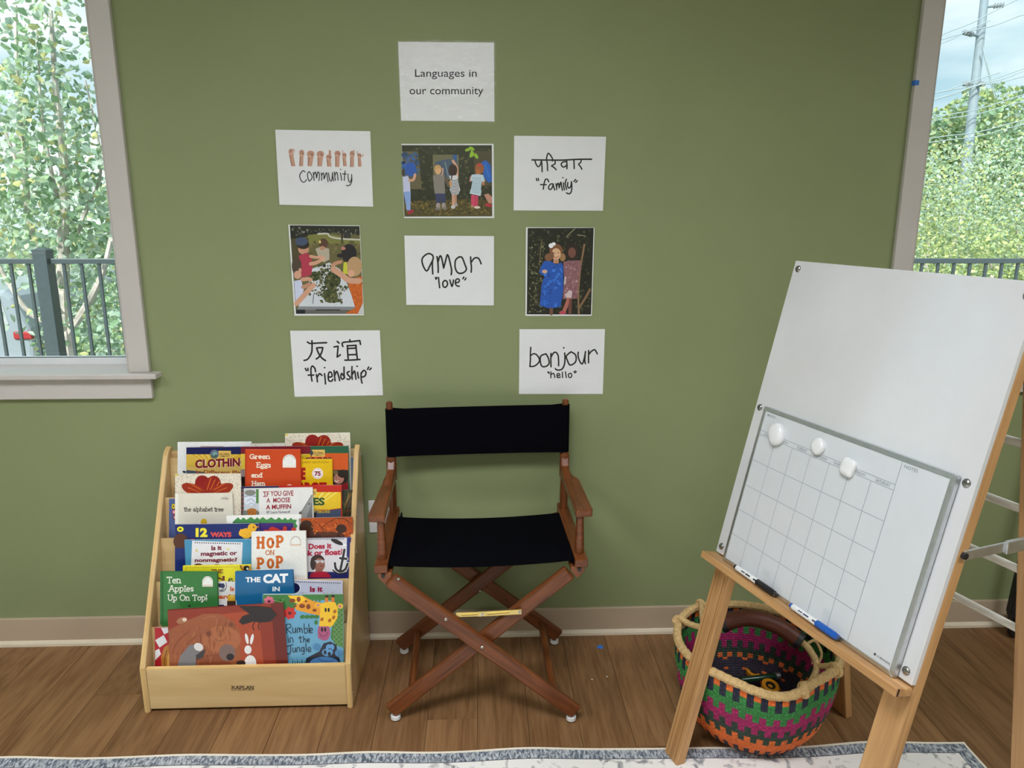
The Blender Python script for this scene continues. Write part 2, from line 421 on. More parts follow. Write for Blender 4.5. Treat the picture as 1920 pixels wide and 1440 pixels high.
    def slab(s, body, x, base, cap, w, c, adv=1.0, serif=0.16, rot=0.0, wob=0.0):
        """slab-serif words: x, baseline and cap height in pixels"""
        s.up(); r = math.tan(math.radians(rot)); x0 = x
        for i, ch in enumerate(body):
            wd, st = SL[ch]; dy = wob * cap * math.sin(i * 2.3)
            m = lambda p: (x + p[0] * cap * adv, base + dy - p[1] * cap - r * (x - x0))
            for ln in st:
                s.stroke([m(p) for p in ln], w, c, False, True)
                for e, q in ((ln[0], ln[1]), (ln[-1], ln[-2])):
                    if serif and abs(e[0] - q[0]) < 0.45 * abs(e[1] - q[1]) and abs(e[1] - q[1]) > 0.25:
                        s.stroke([m((e[0] - serif, e[1])), m((e[0] + serif, e[1]))], w * 0.75, c, False, True)
            x += wd * cap * adv
        return x
    def specks(s, quad, n, cols, r0, r1, seed=1, inside=None):
        g = random.Random(seed); s.up()
        (ax, ay), (bx, by), (cx, cy), (dx, dy) = quad
        for _ in range(n):
            u, v = g.random(), g.random()
            x = (ax * (1 - u) + bx * u) * (1 - v) + (dx * (1 - u) + cx * u) * v; y = (ay * (1 - u) + by * u) * (1 - v) + (dy * (1 - u) + cy * u) * v
            if inside and not inside(x, y): continue
            rr = g.uniform(r0, r1); a0 = g.random() * 6.28; e = g.uniform(0.4, 1)
            o = s.n * (s.lift + 0.00001 * s.lay + g.random() * 0.000008)
            q = []
            for i in range(5):
                a = 2 * math.pi * i / 5; ux, uy = rr * math.cos(a), rr * e * math.sin(a)
                q.append(s.pt(x + ux * math.cos(a0) - uy * math.sin(a0), y - ux * math.sin(a0) - uy * math.cos(a0)) + o)
            s.mb.add(q, [(0, 1, 2, 3, 4)], None, s.col(g.choice(cols)))
        return s
    def done(s, name, parent, mat=None):
        return s.mb.build(name, mat or m_print('printed_ink'), parent)

# ================================================================ room shell
XL, XR, YB = -3.3, 3.3, -5.6            # room extents (left, right, behind the camera)
WIN = [(-2.85, -1.117), (1.378, 3.05)]   # window openings along the wall
ZS, ZT = 0.94, 2.40                      # opening bottom and top
M_WALL = m_plain('green_wall_paint', C3(119, 127, 90, 0.62), rough=0.55, spec=0.25, var=0.03, scale=3, bump=0.35, bscale=170)
M_TRIM = m_plain('warm_white_trim_paint', C3(187, 181, 175, 0.72), rough=0.35, spec=0.4, var=0.02, scale=8)
M_BASE = m_plain('beige_baseboard_paint', C3(168, 150, 128, 0.66), rough=0.4, spec=0.4, var=0.03, scale=6)
M_VINYL = m_plain('white_vinyl', (0.80, 0.82, 0.83), rough=0.35, var=0.02)
M_CEIL = m_plain('white_ceiling_paint', (0.62, 0.61, 0.58), rough=0.8, var=0.02)
M_SIDE = m_plain('green_side_wall_paint', C3(122, 128, 94, 0.60), rough=0.7, var=0.03, scale=4)
M_GLASS = m_glass('window_glass')

wb = MB(); T = 0.16
xs = [XL - 0.1] + [v for w in WIN for v in w] + [XR + 0.1]
for i in range(0, 6, 2): wb.mm((xs[i], 0, -0.05), (xs[i + 1], T, CEIL))
for a, b in WIN:
    wb.mm((a, 0, -0.05), (b, T, ZS)); wb.mm((a, 0, ZT), (b, T, CEIL))
wall = wb.build('wall_back', M_WALL, kind='structure')
tag(wall, 'sage green painted wall with orange peel texture between two windows')
for nm, a, b in (('wall_left', (XL - 0.1, YB, -0.05), (XL, 0, CEIL)), ('wall_right', (XR, YB, -0.05), (XR + 0.1, 0, CEIL)), ('wall_front', (XL - 0.1, YB - 0.1, -0.05), (XR + 0.1, YB, CEIL))):
    MB().mm(a, b).build(nm, M_SIDE, kind='structure')
MB().mm((XL - 0.1, YB - 0.1, CEIL), (XR + 0.1, T, CEIL + 0.1)).build('ceiling', M_CEIL, kind='structure')

# ---- floor of vinyl planks running away from the camera, each plank a piece of the floor
M_FLOOR = m_wood('brown_vinyl_plank', C3(98, 67, 40, 0.66), C3(130, 96, 63, 0.66), rough=0.42, fine=95, coord='obj', spec=0.35, dark=C3(80, 53, 30, 0.66), stretch=0.045, objrand=0.30)
M_SEAM = m_plain('dark_plank_joint', (0.03, 0.02, 0.012), rough=0.8)
fl = MB().mm((XL, YB, -0.05), (XR, 0, -0.0035)).build('floor', M_SEAM, kind='structure')
PW, PL = 0.148, 1.22
me = MB().box((0, 0, -0.0025), (PL, PW - 0.0009, 0.005)).build('plank', M_FLOOR, fl, bevel=0.0007, segs=1)
pl0 = me; n0 = 0
x = -0.021 + PW / 2 - 23 * PW
while x < XR - 0.02:
    y = -rnd.uniform(0.15, 1.1); top = -0.001
    segs = []
    while top > YB + 0.001:
        bot = max(y, YB + 0.001)
        segs.append((top, bot)); top = bot; y = bot - PL
    for a, b in segs:
        if x - PW / 2 < XL + 0.001 or x + PW / 2 > XR: continue
        o = pl0 if n0 == 0 else pl0.copy()
        if n0: COL.objects.link(o); o.parent = fl
        n0 += 1
        o.rotation_euler = (0, 0, math.pi / 2); o.location = (x, (a + b) / 2, 0); o.scale = ((a - b - 0.0009) / PL, 1, 1)
    x += PW

# ---- baseboard with its shoe strip
bb = MB().mm((XL, -0.012, 0.0), (XR, 0, 0.100)).build('baseboard_back', M_BASE, bevel=0.002, kind='structure')
M_SHOE = m_plain('pale_shoe_strip_paint', C3(205, 192, 168, 0.72), rough=0.4, var=0.02)
sh = MB()
prof = [(-0.0120, 0.0), (-0.0225, 0.0), (-0.0215, 0.009), (-0.018, 0.0145), (-0.0120, 0.018)]
sh.prism([V(XL, y, z) for y, z in prof], (1, 0, 0), XR - XL)
sh.build('shoe_strip', M_SHOE, bb)

# ---- windows
ZST = 0.958
def window(idx, a, b, inner, outer, label):
    w = bpy.data.objects.new('window_%d' % idx, None); COL.objects.link(w); w.location = ((a + b) / 2, 0.1, ZS); w['kind'] = 'structure'; w['label'] = label
    vy0, vy1 = 0.10, 0.16
    # liner of the opening
    for nm, p, q in (('jamb', (a, 0, ZS), (a + 0.012, 0.15, ZT)), ('jamb', (b - 0.012, 0, ZS), (b, 0.15, ZT)), ('head_liner', (a, 0, ZT - 0.012), (b, 0.15, ZT))):
        MB().mm(p, q).build(nm, M_TRIM, w)
    # vinyl frame: outer frame and fixed sash around two panes
    y0, y1 = 0.122, 0.158; zt = ZT - 0.012; zb = ZST - 0.01
    fw = 0.036
    mid = (a + b) / 2
    for nm, p, q in (('frame_rail', (a, y0, zb), (b, y1, 0.980)), ('frame_rail', (a, y0, zt - fw), (b, y1, zt)), ('frame_stile', (a + 0.012, y0, 0.980), (a + 0.02 + fw, y1, zt - fw)),
                     ('frame_stile', (b - 0.012 - 0.004, y0, 0.980), (b - 0.012, y1, zt - fw)), ('mullion', (mid - 0.03, y0, 0.980), (mid + 0.03, y1, zt - fw))):
        MB().mm(p, q).build(nm, M_VINYL, w, bevel=0.002)
    for p, q in ((a + 0.02 + fw, mid - 0.03), (mid + 0.03, b - 0.016)):
        MB().mm((p, 0.146, 0.978), (q, 0.150, zt - fw + 0.002)).build('pane', M_GLASS, w)
    MB().mm((a, 0.1215, 0.9805), (b, 0.1225, 0.9835)).build('glazing_bead', m_plain('dark_glazing_bead', (0.12, 0.14, 0.15), rough=0.5), w)
    # stool, apron, casing
    MB().mm((a - 0.093, -0.045, ZST - 0.017), (b + 0.093, 0.123, ZST)).build('window_stool', M_TRIM, w, bevel=0.003)
    MB().mm((a - 0.064, -0.018, 0.872), (b + 0.064, 0, ZST - 0.017)).build('window_apron', M_TRIM, w, bevel=0.003)
    MB().mm((a - 0.063, -0.018, ZST), (a, 0, ZT)).build('casing_board', M_TRIM, w, bevel=0.003)
    MB().mm((b, -0.018, ZST), (b + 0.063, 0, ZT)).build('casing_board', M_TRIM, w, bevel=0.003)
    MB().mm((a - 0.075, -0.020, ZT), (b + 0.075, 0, ZT + 0.09)).build('casing_head', M_TRIM, w, bevel=0.003)
    return w
window(1, WIN[0][0], WIN[0][1], 0, 0, 'window with warm white casing above the bookshelf side of the wall')
window(2, WIN[1][0], WIN[1][1], 0, 0, 'window with warm white casing behind the easel')

# ---- ceiling troffers: the room's lamps
M_LENS = m_plain('lit_troffer_lens', (0.9, 0.9, 0.88), rough=0.5, emit=(0.90, 0.94, 1.0, 7.0))
tnames = ['ceiling light panel nearest the window wall in the middle of the room', 'ceiling light panel at the left side of the room',
          'middle ceiling light panel at the rear of the room', 'ceiling light panel at the right side of the room']
for (tx, ty), lb in zip(TROFFERS, tnames):
    t = thing('ceiling_light', 'white framed ' + lb, 'ceiling light', (tx, ty, CEIL - 0.03), 'ceiling light panels')
    fr = MB()
    for p, q in (((-0.61, -0.305), (0.61, -0.275)), ((-0.61, 0.275), (0.61, 0.305)), ((-0.61, -0.275), (-0.58, 0.275)), ((0.58, -0.275), (0.61, 0.275))):
        fr.mm((tx + p[0], ty + p[1], CEIL - 0.03), (tx + q[0], ty + q[1], CEIL))
    fr.build('frame', M_VINYL, t)
    MB().mm((tx - 0.58, ty - 0.275, CEIL - 0.012), (tx + 0.58, ty + 0.275, CEIL - 0.006)).build('diffuser', M_LENS, t)
    L = bpy.data.lights.new('troffer_light', 'AREA'); L.shape = 'RECTANGLE'; L.size = 1.14; L.size_y = 0.53; L.energy = TROFFER_W; L.color = (0.88, 0.92, 1.0); L.spread = math.radians(144)
    lo = bpy.data.objects.new('troffer_light', L); COL.objects.link(lo); lo.parent = t; lo.location = (0, 0, 0.012)

# ---- outlet plate behind the chair
t = thing('wall_outlet', 'white wall outlet plate behind the chair arm beside the bookshelf', 'outlet', (-0.350, 0, 0.395))
MB().mm((-0.386, -0.006, 0.395), (-0.316, 0, 0.511)).build('plate', m_plain('outlet_white', (0.80, 0.79, 0.76), rough=0.35), t, bevel=0.002)
for z in (0.433, 0.473): MB().mm((-0.367, -0.009, z - 0.014), (-0.335, -0.005, z + 0.014)).build('socket', m_plain('outlet_white', (0.8, 0.79, 0.76)), t, bevel=0.003)

# ================================================================ outside
M_GROUND = m_plain('asphalt_and_grass', (0.10, 0.13, 0.08), rough=0.9, var=0.25, scale=0.6)
MB().mm((-70, 3.5, -1.5), (70, 90, -1.3)).build('ground', M_GROUND, kind='structure')
MB().mm((-9, T, -0.25), (9, 3.46, -0.1)).build('floor_terrace', m_plain('terrace_concrete', (0.45, 0.44, 0.42), rough=0.8, var=0.1, scale=5), kind='structure')

M_RAIL = m_plain('dark_grey_railing_paint', (0.045, 0.065, 0.075), rough=0.35, spec=0.5, var=0.1)
t = thing('balcony_railing', 'dark metal terrace railing with thin vertical bars outside both windows', 'railing', (0, 3.3, -0.1))
MB().mm((-7.0, 3.28, 1.074), (7.0, 3.32, 1.112)).build('top_rail', M_RAIL, t, bevel=0.004)
MB().mm((-7.0, 3.285, 0.02), (7.0, 3.315, 0.055)).build('bottom_rail', M_RAIL, t, bevel=0.004)
posts = [-3.216, -0.4, 2.3, 5.6, -5.7]
for x in posts:
    p = MB().mm((x - 0.05, 3.25, -0.1), (x + 0.05, 3.35, 1.16)).build('post', M_RAIL, t, bevel=0.004)
    MB().lathe([(0.074, 0), (0.074, 0.016), (0.03, 0.03), (0.0, 0.034)], (x, 3.3, 1.16), n=4).build('post_cap', M_RAIL, p)
b0 = None; k = -26
while k < 80:
    x = -2.822 + 0.12684 * k; k += 1
    if abs(x) > 6.9 or any(abs(x - q) < 0.075 for q in posts) or -1.9 < x < 2.4: continue
    if b0 is None:
        b0 = MB().box((0, 3.3, 0.565), (0.019, 0.019, 1.02), 'z').build('baluster', M_RAIL, t); b0.location = (x, 0, 0)
        me = b0.data
        for v in me.vertices: pass
        o = b0
    else:
        o = b0.copy(); COL.objects.link(o); o.parent = t; o.location = (x, 0, 0)

M_LEAF = m_print('leaf', rough=0.55, spec=0.3, translucent=True)
M_BARK = m_plain('pale_grey_bark', (0.50, 0.46, 0.42), rough=0.8, var=0.3, scale=12, bump=0.5, bscale=60)
def leaves(mb, g, centre, rad, n, size, cols, squash=(1, 1, 1)):
    c = Vector(centre)
    for _ in range(n):
        d = Vector((g.gauss(0, 1), g.gauss(0, 1), g.gauss(0, 1))).normalized() * (g.random() ** 0.45) * rad
        p = c + Vector((d.x * squash[0], d.y * squash[1], d.z * squash[2]))
        ax = Vector((g.uniform(-1, 1), g.uniform(-1, 1), g.uniform(-1.2, 0.3))).normalized()
        sd = ax.cross(Vector((g.uniform(-1, 1), g.uniform(-1, 1), g.uniform(-1, 1)))).normalized(); nr = ax.cross(sd)
        L = size * g.uniform(0.65, 1.2); w = L * 0.36
        q = [p, p + ax * L * 0.35 + sd * w + nr * w * 0.35, p + ax * L * 0.72 + sd * w * 0.7 + nr * w * 0.2, p + ax * L, p + ax * L * 0.72 - sd * w * 0.7 + nr * w * 0.2, p + ax * L * 0.35 - sd * w + nr * w * 0.35]
        col = g.choice(cols); f = g.uniform(0.75, 1.2)
        mb.add(q, [(0, 1, 2, 3), (0, 3, 4, 5)], None, tuple(min(0.9, x * f) for x in col))
GREEN = [(0.30, 0.46, 0.26), (0.24, 0.40, 0.24), (0.36, 0.50, 0.30), (0.20, 0.34, 0.21), (0.42, 0.56, 0.28), (0.33, 0.45, 0.35)]  # leaf greens lightened to carry the haze of glare on the window glass
PALE_HAZE = [(0.50, 0.66, 0.54), (0.56, 0.70, 0.58), (0.42, 0.58, 0.46), (0.50, 0.66, 0.42), (0.62, 0.74, 0.62), (0.62, 0.62, 0.30)]  # paler leaves, with more of the glass glare painted into their colour
YELG = [(0.52, 0.60, 0.24), (0.44, 0.54, 0.22), (0.60, 0.64, 0.34), (0.34, 0.46, 0.20), (0.40, 0.52, 0.30)]
def tree(name, label, base, stems, crowns, cols, leaf, seed, group=None):
    g = random.Random(seed)
    t = thing(name, label, 'tree' if 'tree' in name else 'shrub', base, group)
    s = MB()
    for path, r0, r1 in stems:
        P = catmull([Vector(p) for p in path], 4); m = len(P)
        s.tube(P, [r0 + (r1 - r0) * i / (m - 1) for i in range(m)], 7)
    s.build('trunk', M_BARK, t, smooth=True)
    f = MB()
    for c, r, n, sq in crowns: leaves(f, g, c, r, n, leaf, cols, sq)
    f.build('foliage', M_LEAF, t, kind='stuff')
    return t
def P_(px, py, y): return on_y(px, py, y)
# slender young tree close beyond the railing, left window
Yt = 4.3
stems = []
B = P_(122, 600, Yt); base = V(B.x, Yt, -1.3)
stems.append(([base, P_(125, 640, Yt), P_(118, 480, Yt), P_(121, 320, Yt), P_(105, 170, Yt), P_(96, 20, Yt)], 0.075, 0.012))
stems.append(([P_(124, 620, Yt), P_(84, 520, Yt + .1), P_(58, 430, Yt + .2), P_(45, 300, Yt + .2), P_(33, 150, Yt + .2), P_(30, 10, Yt + .2)], 0.045, 0.01))
stems.append(([P_(128, 625, Yt), P_(165, 570, Yt - .1), P_(196, 500, Yt - .1), P_(215, 400, Yt), P_(225, 250, Yt)], 0.04, 0.008))
stems.append(([P_(119, 500, Yt), P_(160, 400, Yt + .1), P_(190, 310, Yt + .1), P_(160, 150, Yt)], 0.022, 0.006))
stems.append(([P_(119, 420, Yt), P_(98, 330, Yt), P_(78, 210, Yt), P_(70, 60, Yt)], 0.022, 0.006))
stems.append(([P_(52, 360, Yt), P_(15, 260, Yt), P_(-25, 150, Yt)], 0.02, 0.006))
stems.append(([P_(124, 610, Yt), P_(60, 590, Yt), P_(10, 520, Yt), P_(-40, 420, Yt)], 0.03, 0.01))
g = random.Random(3); crowns = []
for px, py, n, r in ((95, 20, 70, .30), (60, 60, 80, .34), (10, 110, 70, .30), (100, 130, 100, .34), (150, 200, 60, .26), (170, 90, 12, .14), (40, 190, 140, .4), (120, 250, 160, .42), (185, 290, 110, .32),
                     (60, 300, 150, .42), (10, 240, 130, .4), (150, 350, 130, .36), (205, 400, 110, .32), (90, 380, 140, .4), (20, 380, 140, .42), (60, 450, 120, .4), (170, 470, 110, .36), (210, 520, 90, .3),
                     (20, 500, 90, .38), (140, 560, 90, .3), (200, 600, 100, .32), (90, 600, 60, .25), (-40, 300, 160, .6), (-60, 180, 120, .5), (-40, 480, 120, .6), (70, -70, 60, .4), (240, 450, 120, .4), (250, 600, 120, .4)):
    crowns.append((P_(px, py, Yt + g.uniform(-.3, .3)), r, int(n * (0.45 if px < 95 and py > 470 else 1.3)), (1, 1, 1.05)))
tree('young_tree', 'slender pale green young tree with several grey stems right behind the railing', base, stems, crowns, PALE_HAZE + GREEN[:3], 0.074, 11)
# leafy trees further back on the left
for i, (px, py, y, r, n, lb, cols) in enumerate(((190, 520, 14.0, 2.5, 4200, 'broad leafy green tree behind the slender young tree in the left window', GREEN + PALE_HAZE), (-150, 450, 16.0, 3.0, 3000, 'large leafy green tree further left behind the young tree', GREEN), (390, 470, 15.5, 2.6, 1600, 'leafy green tree half hidden by the left window casing', GREEN + YELG))):
    c = P_(px, py, y); b = V(c.x, y, -1.3)
    tree('leafy_tree', lb, b, [([b, b + V(0.05, 0, 1.2), c], 0.14, 0.05), ([b + V(0.02, 0, .9), c + V(.8, 0, .6)], 0.07, 0.02), ([b + V(0.02, 0, .9), c + V(-.8, 0, .7)], 0.07, 0.02)],
         [(c, r, n, (1.1, 0.8, 0.95)), (c + V(0, 0, -r * .7), r * .8, n // 3, (1.2, .8, .7))], cols, 0.13, 40 + i, 'trees behind the left window railing')
# low bushes under the left trees
for i, (px, py, y, r, n, lb) in enumerate(((215, 590, 9.5, 0.95, 1700, 'low green bush behind the railing next to the left window casing'), (160, 650, 6.6, 0.50, 800, 'low green bush behind the base of the young tree'), (330, 600, 10.5, 1.2, 900, 'low green bush mostly hidden by the left window casing'))):
    c = P_(px, py, y); b = V(c.x, y, -1.3)
    tree('low_bush', lb, b, [([b, b + V(0.03, 0, .4), c], 0.05, 0.02), ([b + V(0, 0, .3), c + V(.4, 0, .1)], 0.03, 0.01)], [(c, r, n, (1.15, .8, .95)), (c + V(0, 0, -r * .7), r * .8, n // 2, (1.2, .8, .8))], GREEN + PALE_HAZE, 0.085, 140 + i, 'bushes behind the left window railing')
# shrubs and trees in the right window
for i, (px, py, y, r, n, sq, lb, cols, lf) in enumerate((
        (1745, 420, 9.0, 1.25, 6000, (1.1, .8, 1.0), 'dense pale green shrub nearest the right window casing', YELG + PALE_HAZE, 0.052),
        (1850, 425, 10.0, 1.6, 8000, (1.1, .8, 1.0), 'big dense pale green shrub under the utility pole', YELG + PALE_HAZE + GREEN[:2], 0.052),
        (1960, 410, 9.5, 1.5, 5000, (1, .8, 1.0), 'dense pale green shrub at the right end of the view', PALE_HAZE + GREEN[:2], 0.052),
        (1800, 520, 7.5, 1.1, 2800, (2.0, .7, .8), 'low yellow green hedge just beyond the railing in the right window', YELG, 0.06),
        (1920, 520, 7.7, 1.1, 2200, (1.6, .7, .8), 'low yellow green hedge to the right of the other hedge', YELG, 0.06))):
    c = P_(px, py, y); b = V(c.x, y, -1.3)
    tree('dense_shrub', lb, b, [([b, b + V(0.05, 0, .8), c + V(0, 0, -.2)], 0.08, 0.03), ([b + V(0, 0, .5), c + V(.5, 0, .2)], 0.05, 0.02), ([b + V(0, 0, .5), c + V(-.5, 0, .2)], 0.05, 0.02)],
         [(c, r, n, sq), (c + V(0, .2, -r * .8), r, n // 2, sq)], cols, lf, 60 + i, 'shrubs in the right window')
for i, (px, py, y, r, n, lb) in enumerate(((1852, 238, 28.0, 1.75, 1500, 'tall round tree behind the utility pole'), (1770, 262, 27.0, 1.35, 900, 'tall tree left of the utility pole'), (1945, 320, 26.0, 1.6, 900, 'tall tree right of the utility pole'), (1830, 330, 26.0, 2.6, 1800, 'wide dark green tree low behind the utility pole'))):
    c = P_(px, py, y); b = V(c.x, y, -1.3)
    tree('tall_tree', lb, b, [([b, b + V(0.1, 0, 2.5), c], 0.22, 0.07), ([b + V(.05, 0, 2), c + V(.7, 0, .4)], .1, .03), ([b + V(.05, 0, 2), c + V(-.7, 0, .4)], .1, .03)], [(c, r, n, (1.1, .9, .95)), (c + V(0, 0, -r * .9), r * 1.1, n // 2, (1.1, .9, .8))], (YELG + GREEN) if i < 3 else GREEN, 0.26, 80 + i, 'trees by the utility pole')
# utility pole with arms, insulators and wires
M_POLE = m_plain('blue_grey_steel_pole', (0.24, 0.31, 0.36), rough=0.5, var=0.08, scale=3)
M_WIRE = m_plain('grey_wire', (0.30, 0.38, 0.42), rough=0.6)
pb = P_(1811, 320, 24.0); pt = P_(1850, -40, 24.0)
t = thing('utility_pole', 'tall blue grey utility pole with short arms and wires', 'utility pole', (pb.x, 24.0, -1.3))
MB().tube([V(pb.x - .12, 24, -1.3), pb, pt], [0.21, 0.17, 0.12], 12).build('pole', M_POLE, t, smooth=True)
for i, (x0, y0, x1, y1) in enumerate(((1846, 13, 1883, 9), (1836, 68, 1806, 60), (1825, 158, 1808, 157), (1826, 158, 1845, 157))):
    a = P_(x0, y0, 24.0); b = P_(x1, y1, 23.6)
    arm = MB().cyl(a, b, 0.05, 8).build('arm', M_POLE, t, smooth=True)
    ins = MB()
    for k in range(4): ins.lathe([(0.03, 0), (0.09, 0.02), (0.09, 0.05), (0.03, 0.06)], a + (b - a) * (0.45 + 0.14 * k), (b - a), 8)
    ins.build('insulator', m_plain('grey_insulator', (.25, .28, .3)), arm)
for i, (x0, y0, x1, y1) in enumerate(((1764, 66, 1885, 10), (1764, 82, 1806, 62), (1806, 62, 1925, 25), (1752, 175, 1808, 157), (1750, 188, 1830, 160), (1844, 157, 1925, 131), (1830, 160, 1925, 142), (1745, 222, 1925, 176), (1742, 228, 1925, 188), (1742, 260, 1925, 224), (1740, 268, 1925, 232), (1738, 300, 1925, 272), (1842, 85, 1870, 185), (1842, 88, 1866, 185))):
    a = P_(x0, y0, 23.6); b = P_(x1, y1, 23.6); m = (a + b) / 2 - V(0, 0, 0.03 * (b - a).length)
    d = (b - a) * (1.2 if i < 12 else 0.0)
    P = catmull([a - d, a, m, b, b + d] if i < 12 else [a, m, b], 4)
    MB().tube(P, 0.016, 5).build('wire', M_WIRE, t)
# parked car seen through the railing
c = on_y(8, 600, 9.0); cx, cy = c.x - 0.55, 9.0
t = thing('parked_car', 'silver parked car with red tail light below the left window railing', 'car', (cx, cy, -1.3))
M_CAR = m_plain('silver_car_paint', (0.26, 0.31, 0.35), rough=0.25, spec=0.6, var=0.03)
prof = [(-0.92, .35), (0.92, .35), (0.95, .75), (0.9, 1.02), (0.72, 1.5), (0.6, 1.6), (-0.6, 1.6), (-0.72, 1.5), (-0.9, 1.02), (-0.95, .75)]
MB().prism([V(cx + x, cy, -1.3 + z) for x, z in prof], (0, 1, 0), 4.2).build('body', M_CAR, t, bevel=0.08, segs=3)
MB().prism([V(cx + x, cy - .012, -1.3 + z) for x, z in ((-.62, 1.08), (.62, 1.08), (.54, 1.48), (-.54, 1.48))], (0, 1, 0), 0.03).build('rear_window', m_plain('pale_car_glass', (.40, .44, .46), rough=.1), t, bevel=.02)
for s in (-1, 1):
    MB().mm((cx + s * .66, cy - .03, -1.3 + .86), (cx + s * .93, cy + .06, -1.3 + 0.98)).build('tail_light', m_plain('red_lens', (.35, .02, .03), rough=.2), t, bevel=.02)
    for yy in (.7, 3.4): MB().cyl((cx + s * .72, cy + yy, -0.98), (cx + s * .93, cy + yy, -0.98), 0.32, 18).build('wheel', m_plain('black_rubber', (.02, .02, .02), rough=.7), t, smooth=True)
MB().mm((cx - .9, cy - .08, -1.3 + .36), (cx + .9, cy + .1, -1.3 + .6)).build('bumper', m_plain('grey_bumper', (.3, .33, .36), rough=.5), t, bevel=.04)

# ================================================================ director's chair
M_CW = m_wood('chestnut_stained_wood', C3(84, 43, 19, 0.82), C3(128, 71, 34, 0.82), rough=0.32, fine=170, spec=0.5, dark=C3(54, 26, 12, 0.76))
M_CANVAS = m_plain('black_canvas', (0.0025, 0.0025, 0.004), rough=0.9, spec=0.04, var=0.15, scale=300, bump=0.3, bscale=900)
M_BRASS = m_plain('brass_plate', (0.78, 0.60, 0.22), rough=0.28, metal=1.0)
M_STEEL = m_plain('steel_bolt', (0.62, 0.60, 0.57), rough=0.25, metal=1.0)
M_GLIDE = m_plain('white_plastic', (0.80, 0.80, 0.78), rough=0.35)
M_BLACKP = m_plain('black_plastic', (0.012, 0.012, 0.013), rough=0.4)
ch = thing('director_chair', "folding director's chair of chestnut wood with black canvas seat and back", 'chair', (0, -0.26, 0))
RT = 0.495
PF = {-1: V(-0.288, -0.403, RT), 1: V(0.277, -0.386, RT)}; PR = {-1: V(-0.295, -0.072, RT), 1: V(0.267, -0.055, RT)}
for s in (-1, 1):
    f, r = PF[s], PR[s]; d = (r - f).normalized(); sd = V(0, 0, 1).cross(d)
    a = f - d * 0.046; b = r + d * 0.028; a.z = b.z = RT - 0.012
    MB().bar(a, b, 0.037, 0.024).build('seat_rail', M_CW, ch, bevel=0.003)
    # V-bottomed rail carrying the legs
    x0 = a + V(-s * 0.010, 0, -0.012); pts = [x0 + V(px, 0, pz) for px, pz in ((-0.020, 0), (0.020, 0), (0.020, -0.013), (0.0, -0.036), (-0.020, -0.013))]
    MB().prism([p + d * 0.004 for p in pts], d, (b - a).length - 0.008, gx=d).build('leg_rail', M_CW, ch, bevel=0.002)
    MB().cyl(x0 + V(s * 0.004, 0.002, -0.006), x0 + V(s * 0.004, -0.003, -0.006), 0.0055, 10).build('canvas_stick_end', M_BLACKP, ch)
    MB().bar(r + d * 0.012 + V(-s * 0.012, 0, -0.02), r + d * 0.026 + V(-s * 0.012, 0, -0.02), 0.014, 0.064).build('rail_stop', M_CW, ch, bevel=0.005)
    # posts
    MB().lathe([(0.0001, -0.01), (0.0115, -0.01), (0.0135, 0.02), (0.0125, 0.06), (0.0105, 0.117)], f, n=16).build('front_post', M_CW, ch, smooth=True)
    MB().tube([r + V(0, 0, -0.01), r + V(0, 0, 0.05), r + V(0, 0, 0.12), r + V(0.0, 0, 0.372), r + V(0, 0, 0.376)], [0.0125, 0.0135, 0.0115, 0.0105, 0.006], 14).build('back_post', M_CW, ch, smooth=True)
    # armrest: flat paddle, rising into a collar round the back post
    i = -s
    o = [f + V(s * 0.034, -0.012, 0), f + V(s * 0.026, 0.24, 0), r + V(s * 0.020, -0.055, 0), r + V(s * 0.016, -0.005, 0)]
    n_ = [r + V(-s * 0.014, -0.005, 0), f + V(-s * 0.014, -0.018, 0)]
    lp = [V(p.x, p.y, 0.610) for p in o + n_]
    arm = MB().prism(lp, (0, 0, 1), 0.024, gx=d).build('armrest', M_CW, ch, bevel=0.004)
    w0 = r + V(0, -0.13, 0); w1 = r + V(0, -0.004, 0)
    side = [V(0, w0.y, 0.632), V(0, r.y - 0.03, 0.652), V(0, r.y - 0.008, 0.684), V(0, r.y + 0.006, 0.684), V(0, r.y + 0.006, 0.632)]
    MB().prism([V(r.x - 0.012, p.y, p.z) for p in side], (1, 0, 0), 0.024, gx=(0, 1, 0)).build('arm_ramp', M_CW, arm, bevel=0.003)
    MB().lathe([(0.0001, 0), (0.0162, 0), (0.0162, 0.074), (0.0145, 0.078), (0.0001, 0.078)], V(r.x, r.y, 0.610), n=18).build('arm_collar', M_CW, arm, smooth=True)
# legs, crossing in pairs
def leg(p0, p1):
    lg = MB().bar(p0, p1, 0.046, 0.020, (0, 1, 0)).build('leg', M_CW, ch, bevel=0.006)
    p0 = Vector(p0); d = (Vector(p1) - p0).normalized(); sx = 0.0145 if d.x > 0 else -0.0145
    MB().lathe([(0.0001, 0.0005), (0.009, 0.0012), (0.0145, 0.006), (0.0145, 0.016), (0.0001, 0.016)], (p0.x + sx, p0.y, 0), n=18).build('glide', M_GLIDE, lg, smooth=True)
    return lg
A = leg((0.268, -0.468, 0.030), (-0.262, -0.450, 0.455)); B = leg((-0.276, -0.444, 0.030), (0.245, -0.424, 0.455))
Cc = leg((-0.285, -0.106, 0.030), (0.242, -0.082, 0.455)); Dd = leg((0.257, -0.068, 0.030), (-0.268, -0.078, 0.455))
MB().cyl((-0.214, -0.436, 0.082), (-0.222, -0.10, 0.082), 0.0115, 12).build('stretcher', M_CW, ch, smooth=True)
MB().cyl((0.205, -0.462, 0.082), (0.196, -0.072, 0.082), 0.0115, 12).build('stretcher', M_CW, ch, smooth=True)
